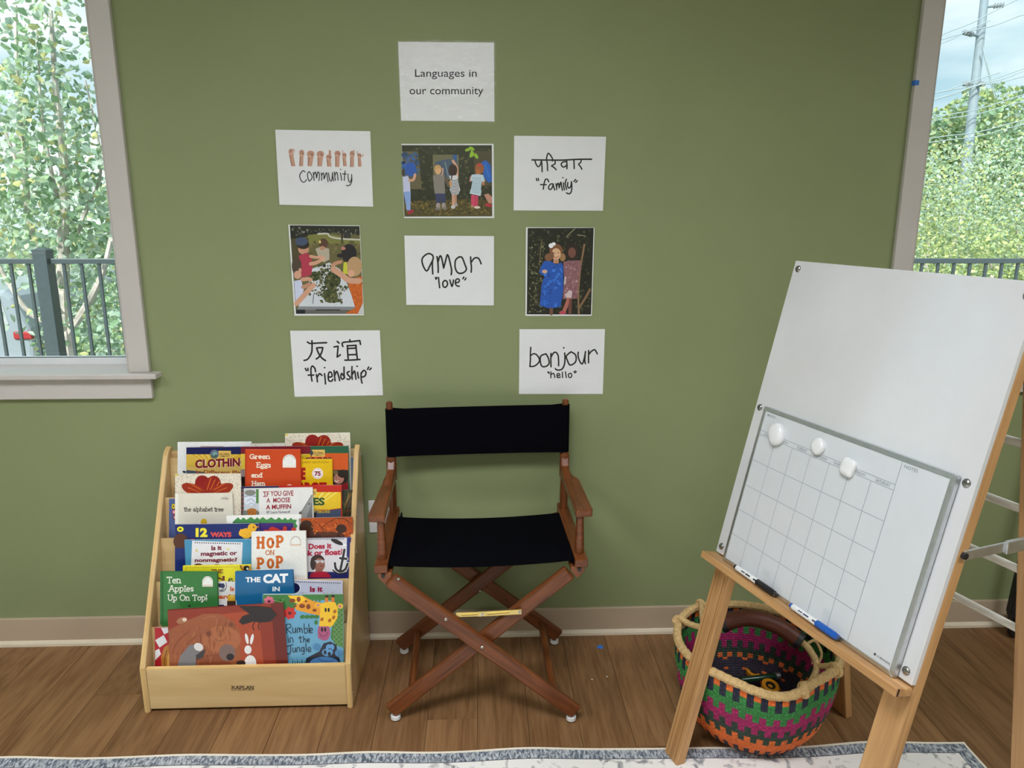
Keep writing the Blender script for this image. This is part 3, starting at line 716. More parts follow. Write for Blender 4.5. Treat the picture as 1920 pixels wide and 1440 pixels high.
def bolt(px, py, y, par, r=0.0055):
    p = on_y(px, py, y); MB().lathe([(r, 0), (r, 0.001), (r * 0.7, 0.003), (0.0001, 0.0038)], p + V(0, 0.001, 0), (0, -1, 0), 12).build('bolt', M_STEEL, par, smooth=True)
bolt(836, 1162, -0.4655, A); bolt(904, 1214, -0.4715, A); bolt(747, 1085, -0.4605, A, 0.0045); bolt(900, 1108, -0.1035, Cc, 0.005)
# brass folding brace
p0 = on_y(862, 1152.5, -0.4515); p1 = on_y(904, 1151, -0.4515); p2 = on_y(974, 1147, -0.4515)
br = MB().bar(p1 - (p2 - p1).normalized() * 0.012, p2 + V(0.006, 0, 0), 0.0165, 0.0026, (0, 1, 0)).build('brass_brace', M_BRASS, ch, bevel=0.0012)
MB().bar(p0 - V(0.012, 0, 0), p1 + V(0.006, 0, 0) , 0.015, 0.0022, (0, 1, 0)).build('brace_link', M_BRASS, br, bevel=0.001)
for q0, q1 in ((p0 + V(0.004, 0, 0), p1 + V(-0.014, 0, 0)), (p1 + V(0.014, 0, 0), p2 + V(-0.03, 0, 0))): MB().cyl(q0 + V(0, -0.001, 0), q1 + V(0, -0.001, 0), 0.0028, 8).build('rib', M_BRASS, br, smooth=True)
for q in (p1 + V(0, 0, -0.001), p2): MB().lathe([(0.0048, 0), (0.0045, 0.002), (0.0001, 0.0032)], q + V(0, -0.001, 0), (0, -1, 0), 12).build('rivet', M_STEEL, br, smooth=True)
# canvas seat: slung between the rails, with a little sag
st = MB(); NX, NY = 18, 10; vs = []; 
for sgn, dz in ((1, 0), (-1, -0.0035)):
    for j in range(NY + 1):
        t = j / NY
        l = PF[-1].lerp(PR[-1], t * 1.02 - 0.085) + V(0.019, 0, 0); r = PF[1].lerp(PR[1], t * 1.02 - 0.085) + V(-0.019, 0, 0)
        for i in range(NX + 1):
            u = i / NX; p = l.lerp(r, u); p.z = RT - 0.006 - 0.012 * math.sin(math.pi * u) ** 0.8 + dz; vs.append(p)
fs = []; n1 = (NX + 1) * (NY + 1)
for j in range(NY):
    for i in range(NX):
        a = j * (NX + 1) + i; fs.append((a, a + 1, a + NX + 2, a + NX + 1)); fs.append((n1 + a, n1 + a + NX + 1, n1 + a + NX + 2, n1 + a + 1))
for i in range(NX): fs.append((i + 1, i, n1 + i, n1 + i + 1)); a = NY * (NX + 1) + i; fs.append((a, a + 1, n1 + a + 1, n1 + a))
st.add(vs, fs); st.build('seat', M_CANVAS, ch, smooth=True)
for s in (-1, 1):
    x = 0.0175
    MB().mm((PF[s].x - s * x, PF[s].y - 0.030, RT - 0.030), (PF[s].x - s * (x + 0.004), PR[s].y + 0.010, RT - 0.004)).build('seat_hem', M_CANVAS, ch)
# canvas back: a flat sleeve over the two posts
l, r = PR[-1].copy(), PR[1].copy(); vs = []; fs = []; ring = []
ux = (r - l).normalized(); uy = V(0, 0, 1).cross(ux)
R = 0.0135
for k in range(9): a = math.pi / 2 + math.pi * k / 8; ring.append(l + ux * (R * math.cos(a)) + uy * (R * math.sin(a)))
for k in range(1, 12): u = k / 12; ring.append(l.lerp(r, u) - uy * (R - 0.010 * math.sin(math.pi * u) ** 0.5))
for k in range(9): a = -math.pi / 2 + math.pi * k / 8; ring.append(r + ux * (R * math.cos(a)) + uy * (R * math.sin(a)))
for k in range(1, 12): u = 1 - k / 12; ring.append(l.lerp(r, u) - uy * (R - 0.010 * math.sin(math.pi * u) ** 0.5 - 0.006))
m = len(ring)
def ztop(q): return 0.8475 + 0.006 * (q.x + 0.29) / 0.57
def zbot(q): return 0.6905 + 0.004 * (q.x + 0.29) / 0.57
for k, fz in enumerate((0, 0.25, 0.5, 0.75, 1)):
    for q in ring: vs.append(V(q.x, q.y, zbot(q) + (ztop(q) - zbot(q)) * fz))
for k in range(4):
    for i in range(m): j = (i + 1) % m; fs.append((k * m + i, k * m + j, (k + 1) * m + j, (k + 1) * m + i))
bk = MB().add(vs, fs).build('backrest', M_CANVAS, ch, smooth=True)

# ================================================================ tiered book display
M_PLY = m_wood('birch_plywood', C3(192, 158, 106, 0.80), C3(213, 184, 134, 0.80), rough=0.38, fine=26, spec=0.4, dark=C3(174, 136, 86, 0.80), stretch=0.12)
M_EDGE = m_wood('plywood_edge', C3(190, 150, 84, 0.66), C3(222, 190, 128, 0.66), rough=0.42, fine=160, spec=0.4, dark=C3(150, 112, 60, 0.66), stretch=0.03)
sf = thing('book_display_shelf', 'birch plywood tiered book display full of picture books', 'bookshelf', (-0.704, -0.21, 0))
prof = [(-0.388, 0.0), (-0.388, 0.149), (-0.381, 0.160), (-0.085, 0.703), (-0.075, 0.713), (-0.055, 0.724), (-0.043, 0.720), (-0.040, 0.708), (-0.040, 0.0)]
for x0, nm in ((-1.012, 'side_panel'), (-0.413, 'side_panel')):
    o = MB().prism([V(x0, y, z) for y, z in prof], (1, 0, 0), 0.017, gx=(0, 0, 1)).build(nm, M_PLY, sf, bevel=0.0035, segs=3)
    # the banded edge of the plywood, as a thin strip following the sloping front edge
    e = MB(); q = prof[:6]
    for i in range(len(q) - 1):
        a = V(x0 + 0.0085, q[i][0], q[i][1]); b = V(x0 + 0.0085, q[i + 1][0], q[i + 1][1]); d = (b - a).normalized(); nrm = V(1, 0, 0).cross(d)
        if nrm.y > 0: nrm = -nrm
        for k in (-1, 0, 1): e.bar(a + nrm * 0.0003 + V(k * 0.0038, 0, 0), b + nrm * 0.0003 + V(k * 0.0038, 0, 0), 0.0014, 0.0012, nrm)
    e.build('edge_plies', M_EDGE, o)
    for y, z in ((-0.374, 0.045), (-0.374, 0.115), (-0.052, 0.10), (-0.052, 0.40), (-0.052, 0.69), (-0.20, 0.42), (-0.145, 0.52)):
        xo = x0 if x0 < -0.8 else x0 + 0.017; dd = -1 if x0 < -0.8 else 1
        MB().lathe([(0.005, 0), (0.0045, 0.0015), (0.0001, 0.0022)], V(xo, y, z), (dd, 0, 0), 10).build('bolt', M_STEEL, o, smooth=True)
X0, X1 = -0.995, -0.413
fp = MB().mm((X0, -0.384, 0.010), (X1, -0.370, 0.143)).build('front_panel', M_PLY, sf, bevel=0.002)
MB().mm((X0, -0.3838, 0.1426), (X1, -0.3702, 0.1442)).build('edge_plies', M_EDGE, fp)
TA = math.radians(7.0); NR = V(0, -math.cos(TA), math.sin(TA)); ER = V(0, math.sin(TA), math.cos(TA))
TOPS = [(-0.321, 0.241), (-0.259, 0.357), (-0.197, 0.472), (-0.138, 0.582), (-0.072, 0.690)]
ZB = [0.055, 0.166, 0.268, 0.380, 0.494]
ROW = []
for i, ((y, z), zb) in enumerate(zip(TOPS, ZB)):
    top = V(0, y, z); bot = top - ER * ((z - zb + 0.012) / ER.z)
    ROW.append(top)
    dv = MB(); c = (top + bot) / 2 - NR * 0.0045; c.x = (X0 + X1) / 2
    dv.frame(c, V(1, 0, 0), ER, -NR, (X1 - X0) / 2, (top - bot).length / 2, 0.0045); dv.build('divider', M_PLY, sf, bevel=0.0012)
    yf = -0.370 if i == 0 else TOPS[i - 1][0] + 0.010 - (TOPS[i - 1][1] - zb) * math.tan(TA)
    MB().mm((X0, yf, zb - 0.009), (X1, bot.y + 0.002, zb)).build('shelf_board', M_PLY, sf)
MB().mm((X0, -0.060, 0.668), (X1, -0.044, 0.709)).build('back_rail', M_PLY, sf, bevel=0.002)
a = Art(V(0, -0.384, 0.07), (0, -1, 0), (250, 1060, 4.085), 0.66, lift=0.0002)
a.slab('KAPLAN', 752, 947, 22, 5.0, (25, 22, 20), adv=1.58, serif=0.17); a.text('EARLY LEARNING COMPANY', 752, 952, 928, 959, (40, 36, 30), 0.004)
a.done('maker_mark', fp)

# ================================================================ picture books, each its own thing
BK = 0.76
M_PAGE = m_plain('book_pages', (0.74, 0.71, 0.64), rough=0.7, var=0.05, scale=400)
def m_cover(c):
    return m_plain('cover_%d_%d_%d' % c, C3(*c, k=BK), rough=0.3, spec=0.45, var=0.02, scale=60)
def book(label, row, d, tl, tr, th, cover, draw=None, crop=None, hard=False, group='picture books on the display', h=None):
    P = ROW[row - 1] + NR * d
    A = on_plane(tl[0], tl[1], P, NR); B = on_plane(tr[0], tr[1], P, NR)
    ex = (B - A).normalized(); ey = NR.cross(ex) * 1.0
    if ey.z < 0: ey = -ey
    w = (B - A).length; zb = ZB[row - 1]
    if h is None: h = (min(A.z, B.z) - zb) / ey.z
    base = A - ey * h
    t = thing('picture_book', label, 'book', (base + ex * w / 2), group)
    cm = m_cover(cover); ct = 0.0024 if hard else 0.0008; ins = 0.003 if hard else 0.0
    def slab(name, d0, d1, x0, x1, y0, y1, m, bev=0.0):
        c = A + ex * (x0 + x1) / 2 - ey * (y0 + y1) / 2 - NR * (d0 + d1) / 2
        MB().frame(c, ex, ey, NR, abs(x1 - x0) / 2, abs(y1 - y0) / 2, abs(d1 - d0) / 2).build(name, m, t, bevel=bev)
    slab('front_cover', 0, ct, 0, w, 0, h, cm, 0.0008 if hard else 0)
    slab('back_cover', th - ct, th, 0, w, 0, h, cm, 0.0008 if hard else 0)
    slab('spine', ct, th - ct, 0, 0.0018, 0, h, cm)
    slab('pages', ct, th - ct, 0.0018, w - ins - 0.0003, ins + 0.0003, h - ins, M_PAGE)
    if draw:
        a = Art(P, NR, crop or (0, 0, 1), BK, lift=0.00015); draw(a); a.done('cover_print', t, m_print('glossy_cover_print', rough=0.28, spec=0.45))
    return t
Z3 = (300, 810, 10.667); Z4 = (440, 810, 7.68); Z5 = (310, 900, 8.0); Z6 = (440, 900, 7.58); Z7 = (280, 1050, 6.855); Z8 = (420, 1050, 6.856)
WHT = (238, 236, 228)
def emblem(a, x, y, r, c, bar, edge=None):
    """round-topped series emblem, left plain inside"""
    pts = [(x - r, y + r * .8)] + [(x + r * math.cos(math.radians(q)), y - r * math.sin(math.radians(q))) for q in range(180, -1, -15)] + [(x + r, y + r * .8)]
    if edge: a.poly([(x + (px - x) * 1.07, y + (py - y) * 1.07) for px, py in pts], edge)
    a.poly(pts, c); q = r * 0.66
    a.poly([(x - q, y + q * .8)] + [(x + q * math.cos(math.radians(k)), y - q * math.sin(math.radians(k))) for k in range(180, -1, -20)] + [(x + q, y + q * .8)], (232, 232, 226))
    a.rect(x - r, y + r * .62, x + r, y + r * .98, bar)
    for k in range(160, 10, -17): a.ell(x + r * .83 * math.cos(math.radians(k)), y - r * .83 * math.sin(math.radians(k)), r * .07, r * .07, (90, 70, 60), n=6)
def rays(a, cx, cy, x0, y0, x1, y1, c, c2, n=9):
    a.rect(x0, y0, x1, y1, c)
    for i in range(n):
        t0, t1 = (i + .25) / n, (i + .6) / n
        for (p, q, r, s) in (((x0, y0 + (y1 - y0) * t0), (x0, y0 + (y1 - y0) * t1), 0, 0), ((x0 + (x1 - x0) * t0, y0), (x0 + (x1 - x0) * t1, y0), 0, 0)):
            m = lambda e: (e[0] + (cx - e[0]) * .72, e[1] + (cy - e[1]) * .72)
            a.poly([p, q, m(q), m(p)], c2)
def flower_cover(a, x0, y0, x1, y1, cx, cy, s, seed):
    a.rect(x0, y0, x1, y1, (226, 216, 196))
    a.specks(((x0, y0), (x1, y0), (x1, y1), (x0, y1)), 1500, [(120, 95, 75), (70, 60, 50), (160, 120, 90), (190, 170, 140), (110, 120, 90), (150, 80, 70)], s * .009, s * .024, seed)
    for ang, L, wd, c in ((112, 1.0, .86, (140, 26, 26)), (64, 1.0, .86, (140, 32, 22)), (22, 1.3, .6, (150, 45, 22)), (158, 1.3, .6, (150, 45, 22)), (-20, .9, .5, (150, 30, 28)), (200, .9, .5, (150, 30, 28))):
        r = math.radians(ang); mx, my = cx + math.cos(r) * s * .55 * L, cy - math.sin(r) * s * .55 * L
        a.ell(mx, my, s * .56 * L, s * .5 * wd, c, -ang)
        if ang != 112:
            for k in (-.3, 0, .3):
                a.stroke([(mx - math.cos(r) * s * .3 - math.sin(r) * s * k * .5, my + math.sin(r) * s * .3 - math.cos(r) * s * k * .5), (mx + math.cos(r) * s * .36 - math.sin(r) * s * k * .8, my - math.sin(r) * s * .36 - math.cos(r) * s * k * .8)], s * .05, (196, 92, 34))
    a.rect(x0, y0, x0 + s * .16, y0 + s * .08, (214, 196, 60))
# ---------------- top row
def f(a):
    a.rect(352, 200, 1822, 900, (226, 226, 224)); a.poly([(775, 308), (830, 285), (1260, 285), (1325, 308)], (170, 100, 105))
    a.ell(490, 800, 35, 22, (40, 42, 46)); a.stroke([(455, 790), (480, 780), (500, 820)], 12, (30, 32, 36))
book('tall white book with a red arch peeking out behind the clothing book', 5, 0.008, (332.8, 829.2), (471, 828.3), 0.006, (226, 226, 224), f, Z3, True)
def f(a):
    a.rect(245, 172, 735, 215, (222, 216, 204)); a.stroke([(285, 180), (330, 212)], 4, (120, 110, 105)); a.stroke([(520, 175), (600, 212)], 4, (140, 100, 110)); a.stroke([(300, 185), (295, 205)], 3, (110, 110, 110))
book('cream book with thin pencil lines showing only its top edge in the top row', 5, 0.008, (472.3, 832.2), (540, 831), 0.005, (222, 216, 204), f, Z4)
book('speckled white book with red flower petals standing tallest in the top row', 5, 0.009, (534.4, 813.3), (655.9, 811.3), 0.006, (226, 218, 200), lambda a: flower_cover(a, 727, 27, 1656, 640, 1195, 325, 275, 5), Z4)
book('slate blue book half hidden at the right end of the top row', 5, 0.0085, (656.2, 858), (662.5, 858), 0.004, (90, 108, 132), h=0.19)
def f(a):
    a.rect(527, 314, 1608, 446, (24, 28, 78)); rays(a, 1070, 700, 527, 446, 1620, 770, (206, 166, 40), (222, 194, 110))
    a.rect(527, 700, 1620, 960, (205, 172, 96)); a.poly([(527, 760), (900, 800), (1000, 960), (527, 960)], (70, 80, 96))
    a.rect(1170, 375, 1418, 515, (216, 178, 92)); a.text('GLOBAL', 1190, 420, 1395, 462, (60, 50, 34), 0.02); a.text('COMMUNITY', 1190, 470, 1400, 500, (60, 50, 34), 0.012)
    a.ell(1090, 445, 88, 92, (96, 112, 128)); a.ell(1100, 440, 46, 40, (120, 158, 160)); a.ell(1065, 490, 30, 25, (70, 96, 60)); a.ell(1120, 480, 22, 30, (60, 80, 70))
    a.text('CLOTHING', 712, 560, 1760, 735, (230, 205, 185), 0.09, rot=2.6); a.text('CLOTHING', 706, 555, 1754, 728, (120, 18, 28), 0.045, rot=2.6)
    a.text('in Different Places', 725, 755, 1800, 835, (150, 84, 40), 0.03, rot=-1)
book('navy and yellow photo book with big maroon capitals, left in the top row', 5, 0.016, (349.2, 839.2), (466, 837.5), 0.005, (24, 28, 78), f, Z3)
def f(a):
    a.rect(90, 212, 1095, 315, (118, 28, 42)); rays(a, 500, 500, 90, 315, 1095, 540, (218, 186, 40), (228, 208, 110)); a.rect(90, 540, 1095, 800, (60, 48, 44)); a.ell(120, 590, 40, 60, (150, 135, 130)); a.ell(115, 690, 30, 50, (30, 28, 30))
book('maroon banded yellow book behind the orange hardcover in the top row', 5, 0.024, (451.7, 838), (585, 836.3), 0.005, (118, 28, 42), f, Z4)
def f(a):
    a.rect(1092, 208, 1635, 305, (42, 92, 66)); a.rect(1092, 305, 1635, 545, (204, 88, 36)); a.rect(1092, 545, 1635, 830, (58, 46, 40))
    a.rect(1112, 255, 1298, 355, (222, 184, 96)); a.text('GLOBAL', 1135, 283, 1285, 318, (60, 48, 30), 0.02); a.text('COMMUNITY', 1135, 324, 1285, 342, (60, 48, 30), 0.012); a.ell(1108, 302, 24, 36, (60, 66, 70))
    a.text('CROPS', 1010, 365, 1395, 440, (232, 200, 180), 0.08); a.text('CROPS', 1010, 365, 1395, 440, (96, 20, 26), 0.045)
    a.ell(1530, 640, 110, 95, (40, 32, 28)); a.ell(1500, 670, 75, 78, (176, 122, 104), 20); a.ell(1560, 600, 80, 60, (44, 34, 30)); a.stroke([(1440, 700), (1470, 715), (1495, 700)], 12, (225, 205, 195)); a.ell(1460, 650, 9, 6, (40, 25, 20)); a.poly([(1540, 760), (1635, 720), (1635, 830), (1540, 830)], (130, 30, 36)); a.ell(1440, 580, 50, 30, (110, 96, 60))
book('green and orange photo book with a smiling face in the top row', 5, 0.030, (582, 836.7), (653.5, 836.4), 0.005, (42, 92, 66), f, Z4)
def f(a):
    a.rect(840, 392, 1396, 800, (224, 182, 22)); a.text('ANNIVERSARY EDITION', 720, 422, 1350, 450, (140, 100, 16), 0.006)
    a.text('THE', 800, 512, 1022, 690, (168, 26, 28), 0.06); a.text('CARROT', 690, 722, 1325, 880, (168, 26, 28), 0.06)
    a.ell(1195, 597, 80, 80, (238, 226, 222)); a.ell(1195, 597, 70, 70, (224, 190, 190)); a.ell(1195, 597, 62, 62, (240, 230, 226)); a.text('75', 1150, 565, 1240, 632, (140, 30, 44), 0.05)
book('bright yellow anniversary book with a round 75 sticker in the top row', 5, 0.038, (552, 861.4), (622.7, 861), 0.007, (224, 182, 22), f, Z4, True)
def f(a):
    cw = (240, 228, 208); a.rect(152, 258, 940, 790, (200, 72, 32))
    a.slab('Green', 214, 384, 62, 13, cw, 1.42, wob=.03); a.slab('Eggs', 315, 508, 68, 13, cw, 1.22, wob=.05); a.slab('and', 240, 650, 58, 13, cw, 1.36); a.slab('Ham', 246, 770, 60, 13, cw, 1.3)
    emblem(a, 788, 418, 96, (236, 234, 226), (232, 226, 214)); a.poly([(735, 775), (770, 755), (800, 752), (850, 775)], (236, 226, 214)); a.rect(150, 255, 172, 800, (186, 60, 28))
book('orange hardcover book with white lettering in front of the top row', 5, 0.049, (459.5, 843), (562.8, 843), 0.010, (200, 72, 32), f, Z4, True)
# ---------------- fourth row
def f(a):
    a.rect(55, 285, 150, 860, (82, 98, 148)); a.ell(125, 395, 34, 46, (60, 52, 30)); a.ell(122, 395, 27, 39, (226, 200, 50)); a.ell(120, 395, 10, 16, (70, 60, 30))
    a.ell(135, 480, 40, 42, (130, 40, 66)); a.ell(130, 480, 22, 26, (230, 170, 180)); a.ell(140, 560, 30, 34, (120, 36, 60)); a.ell(142, 560, 16, 20, (226, 180, 190))
book('periwinkle blue book peeking out left of the alphabet book', 4, 0.006, (317, 935.6), (346, 935.2), 0.005, (82, 98, 148), f, Z5)
def f(a):
    a.rect(1500, 160, 1690, 520, (56, 56, 40)); a.stroke([(1540, 480), (1580, 330), (1650, 200)], 26, (120, 86, 40)); a.stroke([(1600, 500), (1620, 360), (1680, 260)], 22, (90, 60, 40)); a.stroke([(1530, 300), (1560, 400), (1530, 500)], 20, (70, 90, 54)); a.stroke([(1560, 440), (1690, 430)], 12, (120, 70, 50)); a.stroke([(1620, 180), (1600, 300)], 10, (140, 130, 70))
book('dark painted jungle book at the right end of the fourth row', 4, 0.006, (632, 919.5), (661, 918), 0.004, (56, 54, 42), f, Z6)
book('speckled white book with a large red flower behind the alphabet book', 4, 0.013, (328, 888.8), (451, 888.3), 0.006, (226, 218, 200), lambda a: flower_cover(a, 302, 842, 1608, 1900, 950, 1270, 385, 9), Z3)
def f(a):
    a.rect(90, 95, 640, 125, (34, 34, 84)); a.rect(90, 125, 640, 500, (96, 84, 80))
    for k in range(12): a.rect(90, 150 + k * 30, 130, 164 + k * 30, (150, 70, 60) if k % 2 else (60, 56, 60))
book('navy topped book almost covered by the muffin book', 4, 0.013, (452, 912.8), (526, 911.4), 0.005, (34, 34, 84), f, Z6)
def f(a):
    a.rect(640, 75, 1510, 172, (190, 44, 30)); rays(a, 1050, 450, 640, 172, 1510, 420, (228, 190, 40), (240, 220, 120)); a.poly([(640, 470), (1200, 440), (1510, 400), (1510, 540), (640, 560)], (70, 84, 108))
    a.poly([(1200, 440), (1510, 398), (1510, 412), (1200, 452)], (160, 50, 40)); a.rect(1040, 125, 1165, 215, (220, 180, 90)); a.text('BAL', 1080, 160, 1150, 180, (60, 48, 30), .02); a.text('ITY', 1090, 188, 1150, 204, (60, 48, 30), .02)
    a.text('HOMES', 700, 250, 1280, 365, (238, 214, 120), 0.09); a.text('HOMES', 700, 250, 1280, 362, (52, 84, 34), 0.05); a.text('Places', 1130, 405, 1355, 470, (190, 170, 60), 0.02); a.ell(1130, 500, 36, 40, (50, 44, 42))
book('red and yellow photo book ending in green capitals in the fourth row', 4, 0.020, (523, 911.2), (639.9, 909.6), 0.005, (190, 44, 30), f, Z6)
def f(a):
    a.rect(130, 128, 345, 500, (196, 200, 206)); a.ell(220, 180, 80, 40, (130, 130, 120)); a.ell(225, 290, 95, 70, (214, 218, 226)); a.stroke([(150, 235), (220, 222), (300, 235)], 10, (120, 136, 170)); a.stroke([(170, 300), (240, 270), (300, 330)], 10, (150, 166, 190)); a.stroke([(190, 350), (250, 330), (290, 370)], 8, (140, 160, 186))
    a.rect(305, 130, 340, 330, (84, 130, 66)); a.ell(245, 455, 80, 55, (172, 104, 42)); a.specks(((180, 420), (310, 420), (310, 495), (180, 495)), 30, [(120, 66, 26), (200, 140, 70)], 4, 9, 3); a.ell(150, 470, 34, 40, (120, 124, 118)); a.ell(330, 470, 20, 30, (110, 120, 112))
    a.poly([(1106, 200), (1106, 560), (940, 560), (930, 470), (1000, 370)], (150, 150, 148)); a.poly([(1106, 290), (1106, 560), (1010, 560)], (120, 122, 122)); a.stroke([(1098, 210), (1000, 370), (940, 470)], 8, (70, 70, 72)); a.ell(1060, 340, 14, 10, (60, 60, 60)); a.ell(935, 475, 22, 30, (110, 100, 92))
    c = (150, 36, 50)
    a.strokes([[(405, 170), (450, 165)], [(428, 168), (432, 232)], [(408, 236), (452, 230)], [(462, 170), (466, 230)], [(462, 170), (492, 166)], [(464, 200), (486, 196)]], 11, c, False)
    a.text('YOU GIVE', 508, 155, 835, 230, c, 0.02, rot=1.2); a.text('A  MOOSE', 452, 255, 790, 325, c, 0.02, rot=1.5); a.text('A MUFFIN', 445, 352, 803, 418, c, 0.03, rot=1.5); a.text('BY Laura Numeroff', 455, 440, 790, 475, (50, 50, 54), 0.008, rot=1)
book('white muffin story book with red capitals in the middle of the fourth row', 4, 0.030, (457, 916.5), (585.8, 913.9), 0.006, (226, 224, 220), f, Z6)
def f(a):
    a.slab('the alphabet tree', 278, 470, 62, 9.5, (48, 44, 38), 1.03, serif=.12); a.rect(146, 205, 196, 665, (234, 230, 218)); a.ell(578, 630, 46, 52, (214, 178, 40)); a.rect(532, 620, 626, 690, (206, 168, 34))
    a.stroke([(835, 282), (880, 268), (930, 278), (955, 268)], 5, (90, 86, 78)); a.stroke([(860, 300), (900, 285), (945, 290)], 4, (110, 106, 98)); a.stroke([(910, 245), (925, 300)], 4, (110, 106, 98)); a.stroke([(850, 268), (890, 262)], 3, (120, 116, 108))
book('cream paperback with small black typewriter title at the left of the fourth row', 4, 0.022, (328, 925.8), (435.4, 924.4), 0.005, (222, 215, 198), f, Z5)
# ---------------- third row
def f(a):
    zig = [(-30, 640), (-30, 520)]
    top = [(-30, 600), (0, 570), (50, 530), (85, 565), (125, 530), (165, 565), (230, 525), (285, 560), (320, 530), (355, 560), (400, 525), (455, 565), (520, 530), (580, 565), (630, 530), (675, 565), (718, 535), (755, 570), (805, 535), (820, 560), (885, 565), (868, 615), (893, 655), (870, 690), (880, 740), (835, 740), (838, 610), (-30, 612)]
    a.poly(top, (70, 138, 76)); a.rect(-30, 610, 836, 800, (70, 46, 122)); a.ell(540, 715, 60, 50, (208, 66, 48)); a.ell(600, 725, 40, 40, (208, 66, 48)); a.rect(425, 710, 740, 760, (208, 66, 48)); a.ell(715, 690, 30, 34, (208, 66, 48)); a.ell(840, 710, 36, 36, (208, 66, 48)); a.ell(440, 725, 26, 20, (208, 66, 48))
book('white book with a green zigzag border and purple panel in the third row', 3, 0.010, (423.8, 967.5), (564.4, 965.3), 0.007, (232, 230, 224), f, Z6, True)
def f(a):
    a.rect(945, 545, 1675, 830, (172, 74, 22)); a.ell(1020, 680, 100, 110, (60, 34, 22)); a.rect(945, 735, 1560, 830, (66, 32, 20)); a.ell(1515, 695, 78, 66, (62, 34, 22)); a.specks(((1100, 560), (1670, 540), (1670, 820), (1100, 760)), 120, [(204, 100, 30), (220, 124, 40), (130, 50, 18), (190, 80, 24)], 6, 20, 4)
    a.ell(1515, 695, 72, 62, (58, 32, 22)); a.stroke([(1240, 690), (1330, 600), (1460, 550), (1580, 560), (1670, 640)], 8, (54, 26, 16)); a.stroke([(1110, 570), (1200, 640), (1260, 700)], 7, (54, 26, 16)); a.stroke([(1250, 700), (1270, 760)], 7, (54, 26, 16)); a.stroke([(1580, 560), (1660, 700)], 6, (54, 26, 16)); a.rect(1230, 740, 1450, 830, (84, 44, 26))
book('burnt orange painted sunset book at the right of the third row', 3, 0.010, (560, 972), (661, 969.4), 0.005, (150, 66, 24), f, Z6)
def f(a):
    a.ell(225, 738, 50, 40, (238, 226, 50)); a.ell(223, 738, 22, 15, (60, 70, 40)); a.ell(230, 920, 110, 120, (86, 50, 36)); a.rect(145, 880, 240, 1020, (86, 50, 36)); a.rect(145, 1020, 286, 1400, (24, 44, 110))
    a.text('12', 455, 718, 632, 856, (240, 222, 56), 0.06); a.text('WAYS', 676, 780, 992, 858, (214, 74, 66), 0.06); a.rect(385, 880, 440, 900, (204, 60, 60))
    y = (238, 178, 44); a.ell(1215, 800, 90, 78, y); a.ell(1150, 790, 46, 55, y, 30); a.ell(1305, 715, 68, 62, y); a.poly([(1130, 730), (1170, 760), (1110, 800)], y); a.ell(1325, 708, 12, 11, (40, 30, 20)); a.poly([(1365, 700), (1400, 690), (1398, 705), (1366, 722)], (232, 140, 40)); a.stroke([(1180, 790), (1230, 830), (1260, 790)], 6, (206, 140, 30))
    for k in range(7): a.ell(590 + k * 75, 892, 26, 10, (196, 64, 66))
book('royal blue counting book with a yellow duck in the third row', 3, 0.020, (328, 983.5), (484.9, 981.5), 0.006, (26, 42, 104), f, Z5)
def f(a):
    a.poly([(402, 910), (1160, 935), (1145, 1300), (386, 1300)], (226, 224, 226))
    for k in range(21): a.rect(440 + k * 33.5, 930 + k * .9, 456 + k * 33.5, 948 + k * .9, (60, 56, 60))
    c = (120, 26, 48)
    a.text('Is it', 690, 985, 848, 1056, c, .045, rot=2); a.text('magnetic or', 532, 1075, 1078, 1160, c, .04, rot=1.5); a.text('nonmagnetic?', 442, 1172, 1078, 1250, c, .04, rot=1); a.ell(495, 1280, 64, 28, (80, 24, 28)); a.ell(770, 1282, 50, 22, (120, 96, 70)); a.ell(990, 1284, 60, 22, (140, 70, 50)); a.ell(470, 1056, 16, 26, (226, 206, 130)); a.ell(945, 1035, 26, 18, (226, 212, 150))
book('sky blue science book asking about magnets in the third row', 3, 0.029, (345.6, 1012.5), (475, 1010.8), 0.005, (70, 142, 178), f, Z5)
def f(a):
    a.rect(1590, 815, 1655, 1390, (40, 48, 110)); a.rect(1000, 1305, 1655, 1390, (40, 46, 104)); a.poly([(1000, 830), (1595, 822), (1590, 1305), (1000, 1305)], (216, 212, 216))
    for k in range(22): a.rect(1015 + k * 25, 834 - k * .2, 1028 + k * 25, 848 - k * .2, (50, 48, 52))
    a.poly([(1368, 835), (1440, 850), (1560, 905), (1600, 935), (1520, 935), (1420, 900)], (240, 240, 240)); a.ell(1455, 880, 95, 30, (44, 38, 40), 24)
    c = (176, 26, 60); a.text('Does it', 1050, 905, 1378, 985, c, .045, rot=2); a.text('sink or float?', 900, 1000, 1545, 1085, c, .045, rot=2)
    a.ell(1180, 1150, 100, 90, (56, 38, 34)); a.ell(1205, 1205, 80, 95, (150, 96, 80)); a.ell(1115, 1190, 40, 90, (56, 38, 34)); a.rect(1150, 1260, 1250, 1320, (140, 88, 72)); a.poly([(1060, 1385), (1090, 1320), (1180, 1300), (1290, 1300), (1350, 1340), (1370, 1385)], (178, 38, 60)); a.stroke([(1140, 1150), (1280, 1150)], 8, (230, 230, 230)); a.ell(1180, 1160, 26, 22, (190, 190, 196)); a.ell(1245, 1158, 26, 22, (190, 190, 196)); a.ell(1235, 1222, 20, 8, (110, 50, 50))
    w = (242, 242, 242); an = [[(1560, 990), (1540, 1100), (1500, 1290)], [(1425, 1180), (1440, 1260), (1500, 1300), (1570, 1270), (1605, 1190)], [(1500, 1110), (1590, 1120)]]
    a.strokes(an, 52, w); a.strokes(an, 34, (44, 44, 46)); a.strokes([[(1398, 1280), (1480, 1330), (1600, 1310)]], 18, (44, 44, 46))
